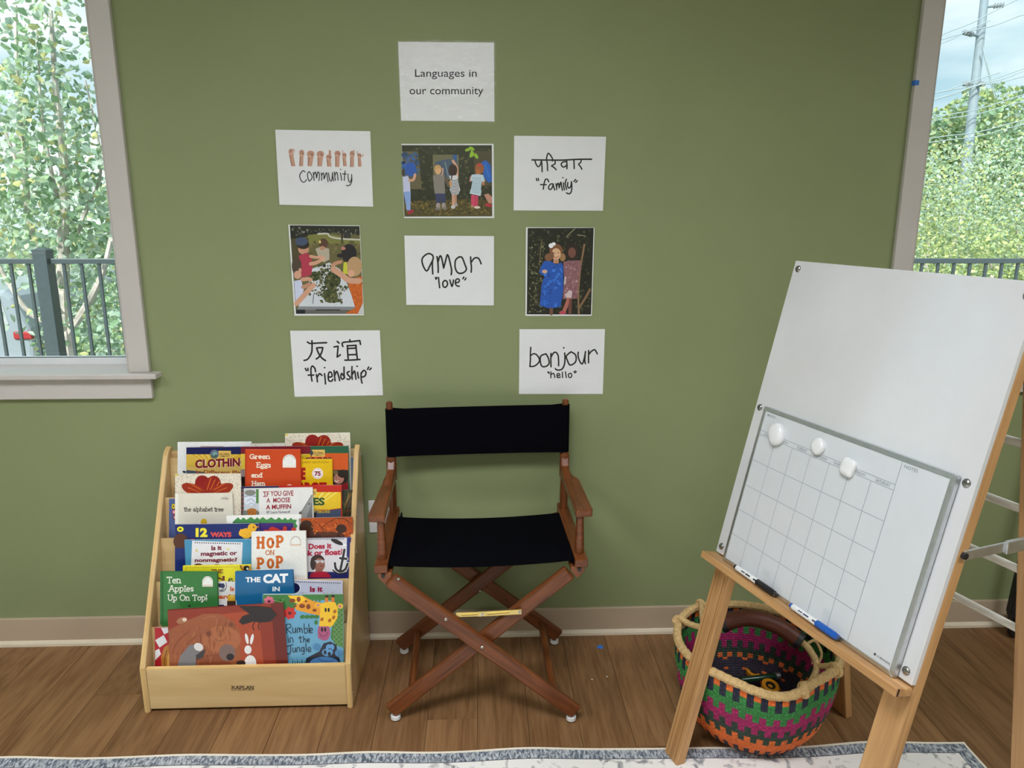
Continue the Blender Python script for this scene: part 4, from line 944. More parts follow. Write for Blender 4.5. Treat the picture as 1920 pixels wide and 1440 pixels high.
book('white science book with an anchor and a person in glasses in the third row', 3, 0.018, (556, 1009.5), (657.7, 1007.5), 0.005, (40, 46, 104), f, Z6)
def f(a):
    c = (206, 104, 36); a.rect(243, 745, 1002, 1400, (232, 230, 222))
    a.slab('H', 318, 964, 146, 36, c, .82, serif=.12, rot=3); a.slab('O', 462, 956, 122, 34, c, .80); a.slab('P', 590, 948, 146, 36, c, .86, serif=.13, rot=4); a.slab('ON', 436, 1062, 60, 13, (196, 110, 50), 1.18, serif=.12, rot=2)
    a.slab('P', 318, 1252, 136, 36, c, .90, serif=.13, rot=3); a.slab('O', 466, 1242, 112, 34, c, .82); a.slab('P', 588, 1238, 146, 36, c, .82, serif=.13, rot=3); emblem(a, 868, 868, 68, (232, 228, 218), (222, 196, 170), (150, 110, 80)); a.rect(240, 745, 252, 1400, (238, 236, 230))
book('white hardcover with fat orange serif letters in the middle of the display', 3, 0.040, (471.7, 997.9), (573, 996.3), 0.010, (232, 230, 222), f, Z6, True)
# ---------------- second row
def f(a):
    a.rect(430, 75, 1305, 640, (226, 214, 40)); 
    for ln in ([(470, 98), (1150, 88)], [(470, 98), (470, 400)]): a.stroke(ln, 5, (190, 150, 40), False)
    a.slab('THE', 800, 165, 40, 11, (120, 56, 36), 1.55, serif=.14); a.text('. . . N', 560, 205, 970, 265, (110, 50, 34), .04)
    a.poly([(1165, 72), (1305, 68), (1305, 150), (1220, 140)], (214, 160, 50)); a.stroke([(1172, 72), (1185, 110), (1225, 140)], 18, (150, 84, 40)); a.ell(1250, 105, 40, 34, (40, 36, 30)); a.ell(1262, 112, 16, 14, (230, 226, 210))
book('bright yellow story book behind the green hardcover in the second row', 2, 0.010, (342.7, 1061), (470, 1059), 0.006, (226, 214, 40), f, Z7, True)
def f(a):
    a.rect(870, 285, 1110, 640, (222, 220, 214)); a.poly([(880, 300), (960, 300), (975, 340), (950, 365), (885, 345)], (40, 46, 84)); a.stroke([(985, 290), (990, 350), (960, 400), (930, 380), (975, 370)], 9, (70, 70, 74)); a.ell(930, 395, 32, 16, (120, 120, 124))
    a.text('Is', 1038, 340, 1090, 400, (204, 90, 40), .045); a.text('hard', 850, 440, 1045, 500, (204, 90, 40), .05); a.rect(1005, 450, 1110, 530, (226, 172, 50)); a.rect(1000, 525, 1110, 590, (70, 46, 40)); a.rect(890, 575, 960, 640, (34, 40, 84)); a.ell(1060, 470, 30, 20, (238, 200, 90))
    a.text('P.', 1012, 232, 1085, 280, (50, 70, 50), .03, slant=.2)
book('white science book squeezed between the green and the blue hardcovers', 2, 0.017, (406, 1090.8), (447, 1090.3), 0.005, (222, 220, 214), f, Z7)
def f(a):
    a.poly([(880, 270), (1525, 280), (1528, 520), (880, 520)], (206, 206, 222)); a.ell(900, 360, 90, 78, (232, 232, 240)); a.ell(895, 360, 80, 68, (30, 30, 76))
    for k in range(23): a.rect(892 + k * 27, 272 + k * .8, 906 + k * 27, 286 + k * .8, (70, 66, 84))
    a.text('Is it', 1105, 340, 1268, 412, (156, 26, 60), .045, rot=1.5); a.text('living or nonliving?', 1000, 418, 1400, 470, (156, 26, 60), .03)
book('lavender white science book behind the jungle book in the second row', 2, 0.012, (549.8, 1088), (642.4, 1089.2), 0.005, (206, 206, 222), f, Z8)
def f(a):
    cw = (232, 230, 216); a.rect(142, 160, 868, 830, (54, 118, 58))
    a.slab('Ten', 224, 296, 76, 11.5, cw, 1.14, wob=.02); a.slab('Apples', 250, 402, 72, 11.5, cw, 1.22, wob=.03); a.slab('Up On Top!', 236, 518, 70, 11.5, cw, 1.14, wob=.03); emblem(a, 750, 275, 68, (228, 226, 214), (220, 206, 190)); a.rect(140, 158, 168, 820, (44, 106, 50)); a.rect(168, 158, 178, 820, (36, 88, 42)); a.ell(515, 590, 18, 16, (44, 60, 34))
book('green hardcover with white serif lettering at the left of the second row', 2, 0.029, (300.4, 1072.6), (406.9, 1073), 0.010, (54, 118, 58), f, Z7, True)
def f(a):
    w = (238, 240, 238); a.poly([(143, 158), (882, 134), (882, 520), (143, 520)], (24, 100, 146))
    a.text('THE', 276, 222, 470, 288, w, .04, rot=1); a.text('CAT', 503, 182, 824, 302, w, .055, rot=2); a.text('IN', 622, 342, 718, 402, w, .04); a.text('THE HAT', 500, 440, 820, 520, w, .05)
book('teal blue hardcover with white block capitals in the middle of the second row', 2, 0.031, (440.4, 1072.6), (549, 1069.5), 0.011, (24, 100, 146), f, Z8, True)
# ---------------- front row
def f(a):
    a.rect(72, 870, 260, 1400, (170, 30, 40))
    for p in ([(150, 872), (238, 872), (245, 930), (190, 955)], [(75, 1030), (185, 965), (232, 1055), (130, 1125)], [(75, 1165), (125, 1138), (150, 1210), (75, 1290)]): a.poly(p, (214, 214, 214))
    a.poly([(260, 1075), (190, 1120), (150, 1250), (160, 1400), (260, 1400)], (176, 116, 48)); a.poly([(265, 1165), (230, 1250), (225, 1400), (265, 1400)], (216, 164, 80)); a.stroke([(225, 1160), (195, 1280), (200, 1380)], 10, (120, 66, 26))
book('red and white checked book at the left end of the front row', 1, 0.010, (290, 1176.8), (330, 1176.8), 0.005, (170, 30, 40), f, Z7)
def f(a):
    # plain stand-in picture: a brown animal asleep, in broad simple shapes
    a.poly([(236, 655), (1700, 545), (1790, 1420), (262, 1420)], (138, 52, 34)); a.poly([(900, 700), (1400, 640), (1480, 1420), (1100, 1420)], (164, 70, 42)); a.poly([(1560, 560), (1720, 545), (1790, 1420), (1640, 1420)], (104, 36, 30))
    a.poly([(250, 900), (480, 780), (700, 690), (900, 690), (1060, 780), (1160, 900), (1180, 1420), (262, 1420)], (150, 84, 52)); a.ell(930, 1020, 250, 170, (166, 98, 62)); a.ell(760, 940, 50, 50, (142, 80, 50)); a.ell(1050, 825, 50, 48, (142, 80, 50)); a.ell(760, 945, 24, 28, (110, 60, 42)); a.ell(1050, 832, 24, 26, (110, 60, 42))
    a.poly([(520, 1420), (620, 1230), (900, 1200), (1050, 1330), (1080, 1420)], (132, 68, 42)); a.ell(1000, 1190, 105, 110, (120, 98, 92)); a.ell(1040, 1245, 50, 44, (34, 32, 36))
    a.stroke([(300, 1200), (360, 1050), (500, 920)], 12, (126, 66, 40)); a.stroke([(400, 1250), (470, 1100), (600, 980)], 12, (126, 66, 40)); a.stroke([(850, 1020), (900, 1040), (950, 1030)], 8, (110, 60, 40)); a.stroke([(700, 760), (780, 720), (860, 740)], 10, (168, 100, 64))
    g_ = random.Random(5)
    for _ in range(130):
        x, y = g_.uniform(300, 1150), g_.uniform(740, 1400); L = g_.uniform(40, 110); d_ = math.radians(g_.uniform(50, 120))
        if y < 1050 - x * .42 or (x > 820 and 1080 < y < 1320): continue
        a.stroke([(x, y), (x - L * .4 * math.cos(d_), y + L * math.sin(d_))], g_.uniform(3, 7), g_.choice([(172, 104, 66), (120, 62, 38), (186, 120, 78), (134, 72, 44)]), False)
    a.poly([(345, 1420), (400, 1230), (520, 1090), (610, 1080), (700, 1140), (600, 1230), (605, 1420)], (120, 116, 118)); a.ell(635, 1115, 62, 50, (214, 208, 206), 25); a.poly([(600, 1220), (730, 1140), (690, 1250), (610, 1280)], (60, 54, 56))
    a.ell(420, 775, 70, 40, (164, 110, 78), -20); a.ell(455, 765, 30, 24, (222, 196, 176))
    w = (224, 220, 218); a.ell(1300, 1330, 78, 110, w); a.ell(1270, 1150, 46, 56, w); a.ell(1255, 1010, 20, 70, w, -12); a.ell(1320, 1015, 20, 70, w, 12); a.ell(1180, 1320, 60, 34, (50, 36, 34))
    bk = (42, 36, 36); a.poly([(1150, 790), (1200, 720), (1290, 690), (1150, 590), (1400, 590), (1560, 610), (1640, 700), (1560, 790), (1440, 800), (1330, 790), (1200, 830)], bk); a.stroke([(1360, 790), (1330, 850), (1350, 900)], 10, bk); a.stroke([(1420, 790), (1400, 860), (1420, 890)], 10, bk)
book('wide dark red book with a sleeping brown animal at the front left', 1, 0.027, (313.8, 1144.8), (498, 1133), 0.009, (120, 42, 34), f, Z7, True, h=0.235)
def f(a):
    gr = (58, 116, 56); a.poly([(495, 445), (1530, 440), (1530, 1420), (500, 1420)], (104, 160, 190)); a.poly([(500, 448), (860, 446), (930, 560), (900, 640), (780, 700), (790, 790), (700, 860), (560, 860), (500, 800)], gr); a.poly([(1000, 445), (1530, 440), (1530, 1130), (1440, 1090), (1370, 1000), (1390, 840), (1470, 700), (1400, 520), (1060, 500)], (70, 118, 60))
    for i in range(5):
        for j in range(9): a.stroke([(1400 + i * 32, 560 + j * 62 + (i % 2) * 30), (1416 + i * 32, 600 + j * 62 + (i % 2) * 30), (1432 + i * 32, 560 + j * 62 + (i % 2) * 30)], 4, (150, 180, 120), False)
    for k in range(5): a.ell(1050 + k * 46, 490, 22, 44, (64, 124, 60), 10)
    a.stroke([(560, 640), (620, 600), (640, 520), (740, 540), (760, 500)], 6, (170, 200, 140)); a.stroke([(560, 700), (660, 720), (740, 660), (740, 780)], 6, (170, 200, 140))
    for cx, cy, r, c, d in ((580, 530, 70, (210, 110, 130), (110, 40, 60)), (846, 682, 82, (196, 48, 44), (90, 20, 26))):
        for k in range(7): q = math.radians(k * 51.4); a.ell(cx + r * .58 * math.cos(q), cy + r * .58 * math.sin(q), r * .42, r * .34, c, math.degrees(q))
        a.ell(cx, cy, r * .28, r * .26, d)
    og = (222, 150, 40); ye = (236, 190, 46); br = (130, 66, 30)
    a.poly([(820, 455), (1000, 455), (1130, 520), (1250, 550), (1240, 715), (1080, 680), (930, 640), (900, 580), (960, 560)], og); a.poly([(820, 455), (1000, 455), (1060, 510), (960, 560), (900, 545)], ye)
    for x, y, rx, ry in ((880, 520, 40, 26), (960, 505, 26, 34), (1005, 590, 38, 28), (1085, 598, 28, 34), (1165, 645, 28, 20), (1055, 528, 16, 14), (915, 590, 20, 14)): a.ell(x, y, rx, ry, br)
    a.poly([(1245, 560), (1330, 530), (1430, 540), (1465, 620), (1460, 740), (1400, 840), (1350, 870), (1225, 850), (1235, 700)], ye); a.rect(1300, 470, 1340, 540, (210, 120, 50)); a.rect(1380, 465, 1420, 540, (210, 120, 50)); a.ell(1322, 468, 24, 15, (40, 30, 26)); a.ell(1400, 464, 24, 15, (40, 30, 26))
    a.ell(1208, 580, 40, 26, ye); a.ell(1210, 580, 24, 14, (196, 120, 130)); a.ell(1495, 590, 36, 34, ye); a.ell(1492, 592, 20, 20, (196, 120, 130)); a.ell(1308, 640, 14, 28, (40, 36, 34)); a.ell(1346, 640, 14, 28, (40, 36, 34))
    for x, y in ((1425, 660), (1260, 760), (1410, 735), (1360, 775)): a.ell(x, y, 20, 26, (170, 96, 34), 30)
    a.poly([(1215, 850), (1350, 850), (1370, 940), (1340, 1020), (1280, 1035), (1210, 1000), (1205, 920)], (166, 84, 120)); a.ell(1262, 892, 14, 30, (40, 30, 36)); a.ell(1302, 892, 14, 30, (40, 30, 36)); a.stroke([(1230, 930), (1250, 970), (1300, 975), (1340, 920)], 7, (90, 36, 66))
    for k in range(4): a.ell(1010 + k * 60, 728, 34, 24, (58, 116, 56), -10)
    a.ell(1185, 800, 22, 30, (58, 116, 56))
    cr = (222, 210, 188); pk = (170, 70, 92); a.ell(700, 920, 50, 140, cr, 0); a.ell(704, 940, 20, 95, pk); a.ell(590, 950, 40, 120, cr, -14); a.ell(596, 965, 24, 90, pk, -14); a.poly([(560, 1080), (620, 1050), (740, 1060), (790, 1130), (800, 1340), (560, 1340)], cr); a.poly([(610, 1420), (650, 1310), (740, 1270), (820, 1300), (860, 1420)], (150, 50, 84))
    a.ell(665, 1118, 12, 18, (40, 36, 36)); a.ell(693, 1114, 12, 18, (40, 36, 36))
    a.strokes([[(592, 1150), (645, 1180)], [(596, 1190), (650, 1215)], [(604, 1235), (645, 1255)], [(745, 1160), (770, 1125)], [(758, 1185), (785, 1150)], [(768, 1215), (785, 1185)]], 13, (44, 40, 40), False)
    bl = (40, 44, 58); a.poly([(1020, 1420), (1060, 1260), (1230, 1170), (1280, 1070), (1370, 1045), (1450, 1090), (1455, 1190), (1490, 1280), (1525, 1420)], bl); a.ell(1290, 1330, 190, 90, (76, 124, 176)); a.ell(1330, 1185, 70, 50, (96, 150, 196)); a.ell(1300, 1185, 20, 28, bl); a.ell(1355, 1205, 22, 26, bl); a.ell(1345, 1120, 34, 40, (96, 150, 196)); a.ell(1385, 1118, 34, 40, (96, 150, 196)); a.ell(1352, 1140, 8, 9, bl); a.ell(1378, 1140, 8, 9, bl); a.stroke([(1190, 1240), (1260, 1290), (1360, 1305), (1420, 1280)], 6, (36, 44, 70))
    for cx, cy in ((1195, 1115), (1482, 1195)): a.ell(cx, cy, 55, 50, (80, 134, 176)); a.stroke([(cx + 30 * math.cos(q) * (1 - q / 9), cy + 30 * math.sin(q) * (1 - q / 9)) for q in [k * .7 for k in range(10)]], 5, (50, 92, 140))
    for k in range(6): a.poly([(868 + k * 30, 1420), (885 + k * 30, 1260 + 20 * (k % 2)), (905 + k * 30, 1420)], (30, 66, 52))
    ik = (40, 52, 66); W_ = 10
    a.strokes([[(800, 830), (812, 945)], [(800, 830), (850, 822), (860, 860), (815, 885), (868, 938)], [(885, 868), (888, 925), (915, 925), (922, 868), (925, 930)], [(945, 935), (945, 880), (968, 872), (975, 925), (978, 885), (1000, 878), (1010, 935)],
               [(1030, 815), (1038, 935), (1075, 920), (1068, 875), (1036, 885)], [(1090, 820), (1098, 935)], [(1108, 910), (1138, 895), (1125, 870), (1105, 890), (1112, 930), (1140, 932)]], W_, ik)
    a.strokes([[(828, 1000), (832, 1055)], [(822, 975), (824, 980)], [(852, 1058), (852, 1005), (880, 1000), (892, 1058)], [(978, 975), (985, 1050), (1000, 1052)], [(958, 1000), (1005, 992)], [(1022, 975), (1026, 1055)], [(1026, 1020), (1048, 1010), (1056, 1052)], [(1072, 1035), (1098, 1025), (1085, 1008), (1070, 1025), (1078, 1050), (1100, 1048)]], W_, ik)
    a.strokes([[(815, 1105), (890, 1085)], [(855, 1095), (858, 1180), (835, 1208), (808, 1190)], [(885, 1125), (890, 1178), (915, 1172), (918, 1125), (924, 1178)], [(942, 1180), (940, 1130), (968, 1122), (978, 1175)], [(1030, 1120), (1000, 1125), (1000, 1165), (1025, 1165), (1030, 1120), (1032, 1195), (1005, 1208)], [(1052, 1068), (1062, 1172)], [(1080, 1155), (1118, 1145), (1105, 1118), (1082, 1135), (1090, 1172), (1120, 1170)]], W_, ik)
book('square jungle book with a yellow giraffe at the front right', 1, 0.017, (492.2, 1114.9), (643, 1114), 0.007, (104, 150, 150), f, Z8)

# ================================================================ laminated sheets on the wall
M_SHEET = m_plain('white_copy_paper', C3(212, 212, 211, 0.68), rough=0.6, var=0.015, scale=20)
M_FILM = m_glass('laminating_film', rough=0.10, tint=(0.99, 0.99, 0.99), fac=1.0, bump=0.5, bscale=38)
M_INK = m_print('sheet_print', rough=0.5, spec=0.3)
WN = V(0, -1, 0)
def sheet(name, label, cat, quad, draw, crop, grp):
    q = [on_y(x, y, 0) for x, y in quad]; c = sum(q, V(0, 0, 0)) / 4
    t = thing(name, label, cat, V(c.x, 0, min(p.z for p in q)), grp)
    lp = [q[3], q[2], q[1], q[0]]
    MB().prism(lp, WN, 0.0010).build('paper', M_SHEET, t)
    a = Art(V(0, -0.0010, 0), WN, crop, 0.68, lift=0.0001); draw(a); a.done('print', t, M_INK)
    big = [c + (p - c) * 1.0 + V((0.006 if p.x > c.x else -0.006), -0.0022, (0.006 if p.z > c.z else -0.006)) for p in lp]
    MB().add(big, [(0, 1, 2, 3)]).build('laminate', M_FILM, t)
    return t
INK = (26, 26, 24)
G1, G2 = 'laminated word sheets on the wall', 'laminated photographs on the wall'
S4 = (500, 60, 2.909)
def f(a):
    a.text('Languages in', 809, 203, 1146, 258, (30, 30, 30), 0.006); a.text('our community', 779, 300, 1182, 354, (30, 30, 30), 0.006)
sheet('word_sheet', 'topmost white sheet with two printed lines about languages', 'sign', [(746.5, 78.2), (926.3, 79.9), (927, 227.8), (752, 226.4)], f, S4, G1)
def f(a):
    sk, dk, lt = (186, 144, 124), (142, 94, 80), (206, 170, 150)
    hands = [((195, 235), 66, 70, (240, 560), 46, -8), ((428, 265), 60, 78, (415, 560), 44, 0), ((630, 285), 88, 78, (612, 560), 48, 0), ((848, 290), 86, 78, (835, 565), 48, 0), ((1038, 355), 66, 58, (1052, 568), 48, 0), ((1235, 275), 72, 66, (1228, 575), 46, 0), ((1388, 315), 52, 58, (1405, 560), 40, 0), ((1565, 280), 58, 70, (1560, 578), 46, 0), ((1728, 320), 46, 52, (1740, 570), 40, 0)]
    for (cx, cy), rx, ry, (bx, by), hw, _ in hands:
        a.poly([(cx - rx * .8, cy), (cx + rx * .8, cy), (cx + rx * .7, cy + ry), (bx + hw, by), (bx - hw, by), (cx - rx * .75, cy + ry)], sk); a.ell(cx, cy, rx, ry, sk)
        a.poly([(bx - hw, by), (bx - hw * .5, by), (cx - rx * .3, cy + ry), (cx - rx * .75, cy + ry)], (160, 118, 98))
        for k in (-.45, -.05, .35): a.stroke([(cx + rx * k, cy - ry * .62), (cx + rx * (k + .12), cy - ry * .1), (cx + rx * (k + .08), cy + ry * .25)], 10, dk)
        a.ell(cx + rx * .2, cy + ry * .25, rx * .36, ry * .26, (124, 70, 62), 20); a.stroke([(cx - rx * .2, cy + ry * .8), (cx + rx * .1, cy + ry * .25)], 20, lt)
    a.strokes([[(215, 260), (250, 250), (255, 180)]], 24, sk); a.ell(236, 235, 12, 40, (206, 205, 200)); a.strokes([[(1048, 320), (1050, 205)], [(1078, 320), (1080, 215)]], 24, sk); a.stroke([(1066, 315), (1066, 215)], 6, dk)
    a.stroke([(1352, 300), (1350, 200)], 16, sk); a.stroke([(1590, 260), (1608, 205)], 26, sk); a.stroke([(1690, 330), (1680, 230)], 18, sk); a.stroke([(1755, 350), (1790, 330), (1815, 300)], 22, sk)
    a.strokes([[(505, 690), (465, 660), (410, 710), (384, 775), (405, 860), (450, 912), (495, 912), (540, 860)], [(597, 680), (560, 730), (568, 810), (600, 895), (640, 860), (665, 805), (640, 740), (597, 680)],
               [(690, 700), (700, 780), (708, 880)], [(700, 760), (735, 690), (755, 750), (765, 820), (790, 700), (815, 700), (830, 780), (815, 885)], [(868, 710), (880, 800), (878, 880)], [(880, 770), (915, 710), (930, 770), (935, 845), (965, 750), (990, 710), (1005, 800), (1022, 910)],
               [(1030, 710), (1045, 800), (1065, 875), (1100, 885), (1120, 780), (1122, 700), (1130, 800), (1148, 890)], [(1165, 690), (1175, 790), (1185, 880)], [(1180, 760), (1205, 700), (1230, 720), (1240, 800), (1248, 875)], [(1300, 710), (1315, 790), (1325, 880)], [(1300, 628), (1312, 632)],
               [(1405, 665), (1395, 780), (1388, 880)], [(1350, 735), (1435, 735)], [(1470, 735), (1475, 830), (1500, 915), (1535, 890), (1555, 800), (1552, 745)], [(1555, 790), (1558, 880), (1530, 960), (1480, 1000), (1435, 992)]], 20, INK)
sheet('word_sheet', 'white sheet with a row of signing hands above a handwritten word', 'sign', [(516.2, 243.2), (694.2, 246), (699.7, 387.6), (524.1, 383.8)], f, (530, 265, 12.0), G1)
def f(a):
    a.strokes([[(240, 272), (600, 275), (1000, 278), (1400, 258), (1770, 255)]], 40, INK); a.strokes([[(318, 290), (340, 370), (390, 440), (440, 420), (480, 300)], [(485, 285), (495, 420), (500, 575)], [(640, 545), (635, 380), (615, 240), (640, 130), (668, 105), (720, 160), (768, 250), (765, 300)],
               [(830, 290), (830, 370), (745, 425), (800, 460), (860, 525)], [(1120, 320), (1040, 325), (990, 385), (1030, 450), (1090, 445), (1130, 400)], [(1132, 285), (1140, 400), (1138, 500)], [(1318, 280), (1322, 400), (1325, 495)], [(1505, 285), (1490, 340), (1440, 385), (1490, 450), (1520, 510)]], 36, INK)
    a.strokes([[(355, 750), (365, 805)], [(400, 750), (408, 800)], [(670, 835), (640, 775), (590, 770), (555, 860), (530, 1025)], [(460, 908), (605, 910)], [(775, 890), (715, 895), (665, 975), (690, 1030), (745, 1010), (785, 900)], [(785, 890), (800, 970), (825, 1045)], [(855, 885), (870, 960), (875, 1035)], [(875, 960), (905, 875), (930, 900), (940, 990)], [(940, 990), (965, 880), (985, 850), (1000, 940), (1020, 1055)],
               [(1050, 860), (1055, 960), (1075, 1045)], [(1030, 728), (1036, 730)], [(1125, 770), (1095, 860), (1110, 960), (1130, 1030)], [(1160, 850), (1155, 950), (1195, 995), (1240, 940), (1255, 830)], [(1255, 840), (1265, 980), (1245, 1100), (1190, 1145), (1125, 1120)], [(1320, 830), (1360, 775)], [(1365, 850), (1405, 805)]], 34, INK)
sheet('word_sheet', 'white sheet with a handwritten Devanagari word and family below it', 'sign', [(964.1, 254.6), (1136.3, 256.3), (1130.4, 395.2), (963, 394.5)], f, (980, 280, 13.714), G1)
def f(a):
    a.strokes([[(445, 310), (420, 250), (330, 212), (240, 250), (165, 330), (155, 420), (190, 540), (250, 645), (300, 640), (360, 520), (430, 380), (445, 310)], [(430, 370), (420, 500), (432, 735)], [(540, 290), (560, 420), (570, 560), (570, 695)], [(570, 420), (600, 310), (630, 270), (660, 330), (690, 470), (710, 585)], [(710, 585), (750, 440), (790, 280), (812, 245), (840, 300), (880, 460), (915, 640), (905, 755)],
               [(1115, 295), (1030, 360), (1005, 450), (1010, 580), (1060, 690), (1140, 722), (1240, 690), (1295, 610), (1260, 500), (1220, 390), (1180, 310), (1115, 295)], [(1405, 300), (1410, 430), (1425, 560), (1418, 690)], [(1425, 430), (1490, 340), (1560, 318), (1620, 350), (1675, 475)]], 42, INK)
    a.strokes([[(500, 830), (515, 870)], [(535, 825), (530, 855)], [(580, 825), (592, 960), (608, 1090)], [(740, 900), (690, 960), (700, 1050), (755, 1080), (810, 1010), (795, 930), (740, 900)], [(870, 890), (895, 980), (925, 1055), (955, 960), (965, 890)], [(1010, 955), (1090, 950), (1115, 890), (1070, 860), (1020, 900), (1015, 990), (1060, 1045), (1115, 1050)], [(1205, 860), (1230, 815)], [(1255, 890), (1285, 845)]], 38, INK)
sheet('word_sheet', 'white sheet reading amor in the middle of the wall group', 'sign', [(758.2, 441.6), (926.3, 442.6), (925.9, 572.6), (761.9, 571.5)], f, (780, 460, 13.714), G1)
def f(a):
    a.strokes([[(210, 145), (280, 180), (420, 170), (670, 160)], [(318, 115), (322, 240), (310, 400), (240, 530), (180, 575), (130, 585)], [(430, 290), (500, 280), (580, 280)], [(430, 290), (480, 420), (560, 530), (645, 590)], [(580, 280), (550, 400), (490, 500), (425, 550)],
               [(925, 130), (970, 170)], [(850, 262), (945, 245)], [(945, 245), (935, 380), (925, 505)], [(925, 505), (1000, 450)], [(1060, 250), (1055, 160), (1250, 135), (1465, 110)], [(1465, 110), (1485, 200)], [(1228, 90), (1238, 140)], [(1165, 235), (1370, 225)], [(1170, 230), (1175, 380), (1190, 560)], [(1375, 220), (1385, 360), (1410, 555)], [(1185, 300), (1370, 290)], [(1200, 450), (1395, 445)], [(1110, 580), (1300, 575), (1470, 562)]], 40, INK, True)
    a.strokes([[(160, 780), (185, 830)], [(220, 775), (225, 830)], [(405, 855), (390, 780), (330, 720), (295, 790), (300, 940), (320, 1080)], [(230, 938), (360, 938)], [(425, 925), (440, 1010), (450, 1100)], [(445, 990), (500, 905), (560, 945)], [(620, 905), (635, 1020), (645, 1150)], [(622, 758), (628, 760)], [(720, 985), (800, 970), (785, 880), (735, 870), (710, 950), (725, 1070), (790, 1080), (820, 1040)], [(850, 830), (860, 950), (875, 1075)], [(865, 950), (910, 850), (950, 930), (985, 1070)],
               [(1085, 960), (1030, 900), (1015, 1000), (1060, 1035), (1100, 980)], [(1090, 745), (1090, 900), (1100, 1010)], [(1215, 850), (1165, 880), (1190, 940), (1240, 990), (1210, 1040), (1160, 1030)], [(1280, 735), (1275, 900), (1285, 1035)], [(1290, 920), (1335, 840), (1360, 920), (1375, 1035)], [(1415, 870), (1425, 950), (1440, 1010)], [(1400, 725), (1408, 728)], [(1500, 880), (1500, 1030), (1520, 1130)], [(1500, 900), (1560, 825), (1615, 870), (1590, 960), (1515, 985)], [(1655, 800), (1680, 745)], [(1705, 810), (1740, 770)]], 38, INK)
sheet('word_sheet', 'white sheet with two large Chinese characters and friendship below them', 'sign', [(544, 620), (712.1, 619.3), (718, 741), (552.6, 743.8)], f, (560, 630, 12.8), G1)
def f(a):
    a.strokes([[(195, 145), (185, 300), (185, 450), (172, 605)], [(195, 340), (260, 298), (330, 320), (395, 410), (390, 500), (290, 590), (185, 605)], [(560, 300), (450, 340), (420, 420), (440, 560), (490, 610), (580, 590), (635, 520), (615, 400), (560, 300)], [(680, 290), (675, 440), (680, 610)], [(685, 370), (740, 280), (800, 265), (850, 340), (862, 470), (862, 585)],
               [(1008, 280), (1015, 420), (1000, 560), (950, 660), (870, 690), (810, 680), (785, 655)], [(983, 155), (990, 157)], [(1160, 250), (1050, 350), (1070, 450), (1140, 570), (1270, 490), (1270, 330), (1160, 250)], [(1335, 260), (1330, 360), (1380, 500), (1435, 535), (1480, 400), (1508, 245)], [(1500, 330), (1490, 450), (1505, 535)], [(1585, 220), (1580, 380), (1580, 515)], [(1590, 310), (1650, 240), (1720, 200), (1760, 240), (1790, 300)]], 36, INK)
    a.strokes([[(600, 735), (630, 740), (635, 775)], [(610, 750), (635, 760)], [(680, 730), (675, 800), (677, 875)], [(685, 800), (735, 765), (760, 810), (772, 872)], [(820, 825), (890, 815), (870, 770), (825, 790), (830, 860), (870, 870), (905, 855)], [(950, 735), (958, 870)], [(1025, 730), (1048, 870)], [(1140, 765), (1100, 790), (1105, 850), (1140, 870), (1180, 830), (1165, 775), (1140, 765)], [(1230, 735), (1262, 710)], [(1248, 758), (1290, 728)]], 28, INK)
sheet('word_sheet', 'white sheet reading bonjour hanging lowest on the right', 'sign', [(974, 617.2), (1134.2, 616.9), (1130.1, 738.6), (973, 738.6)], f, (980, 640, 12.8), G1)
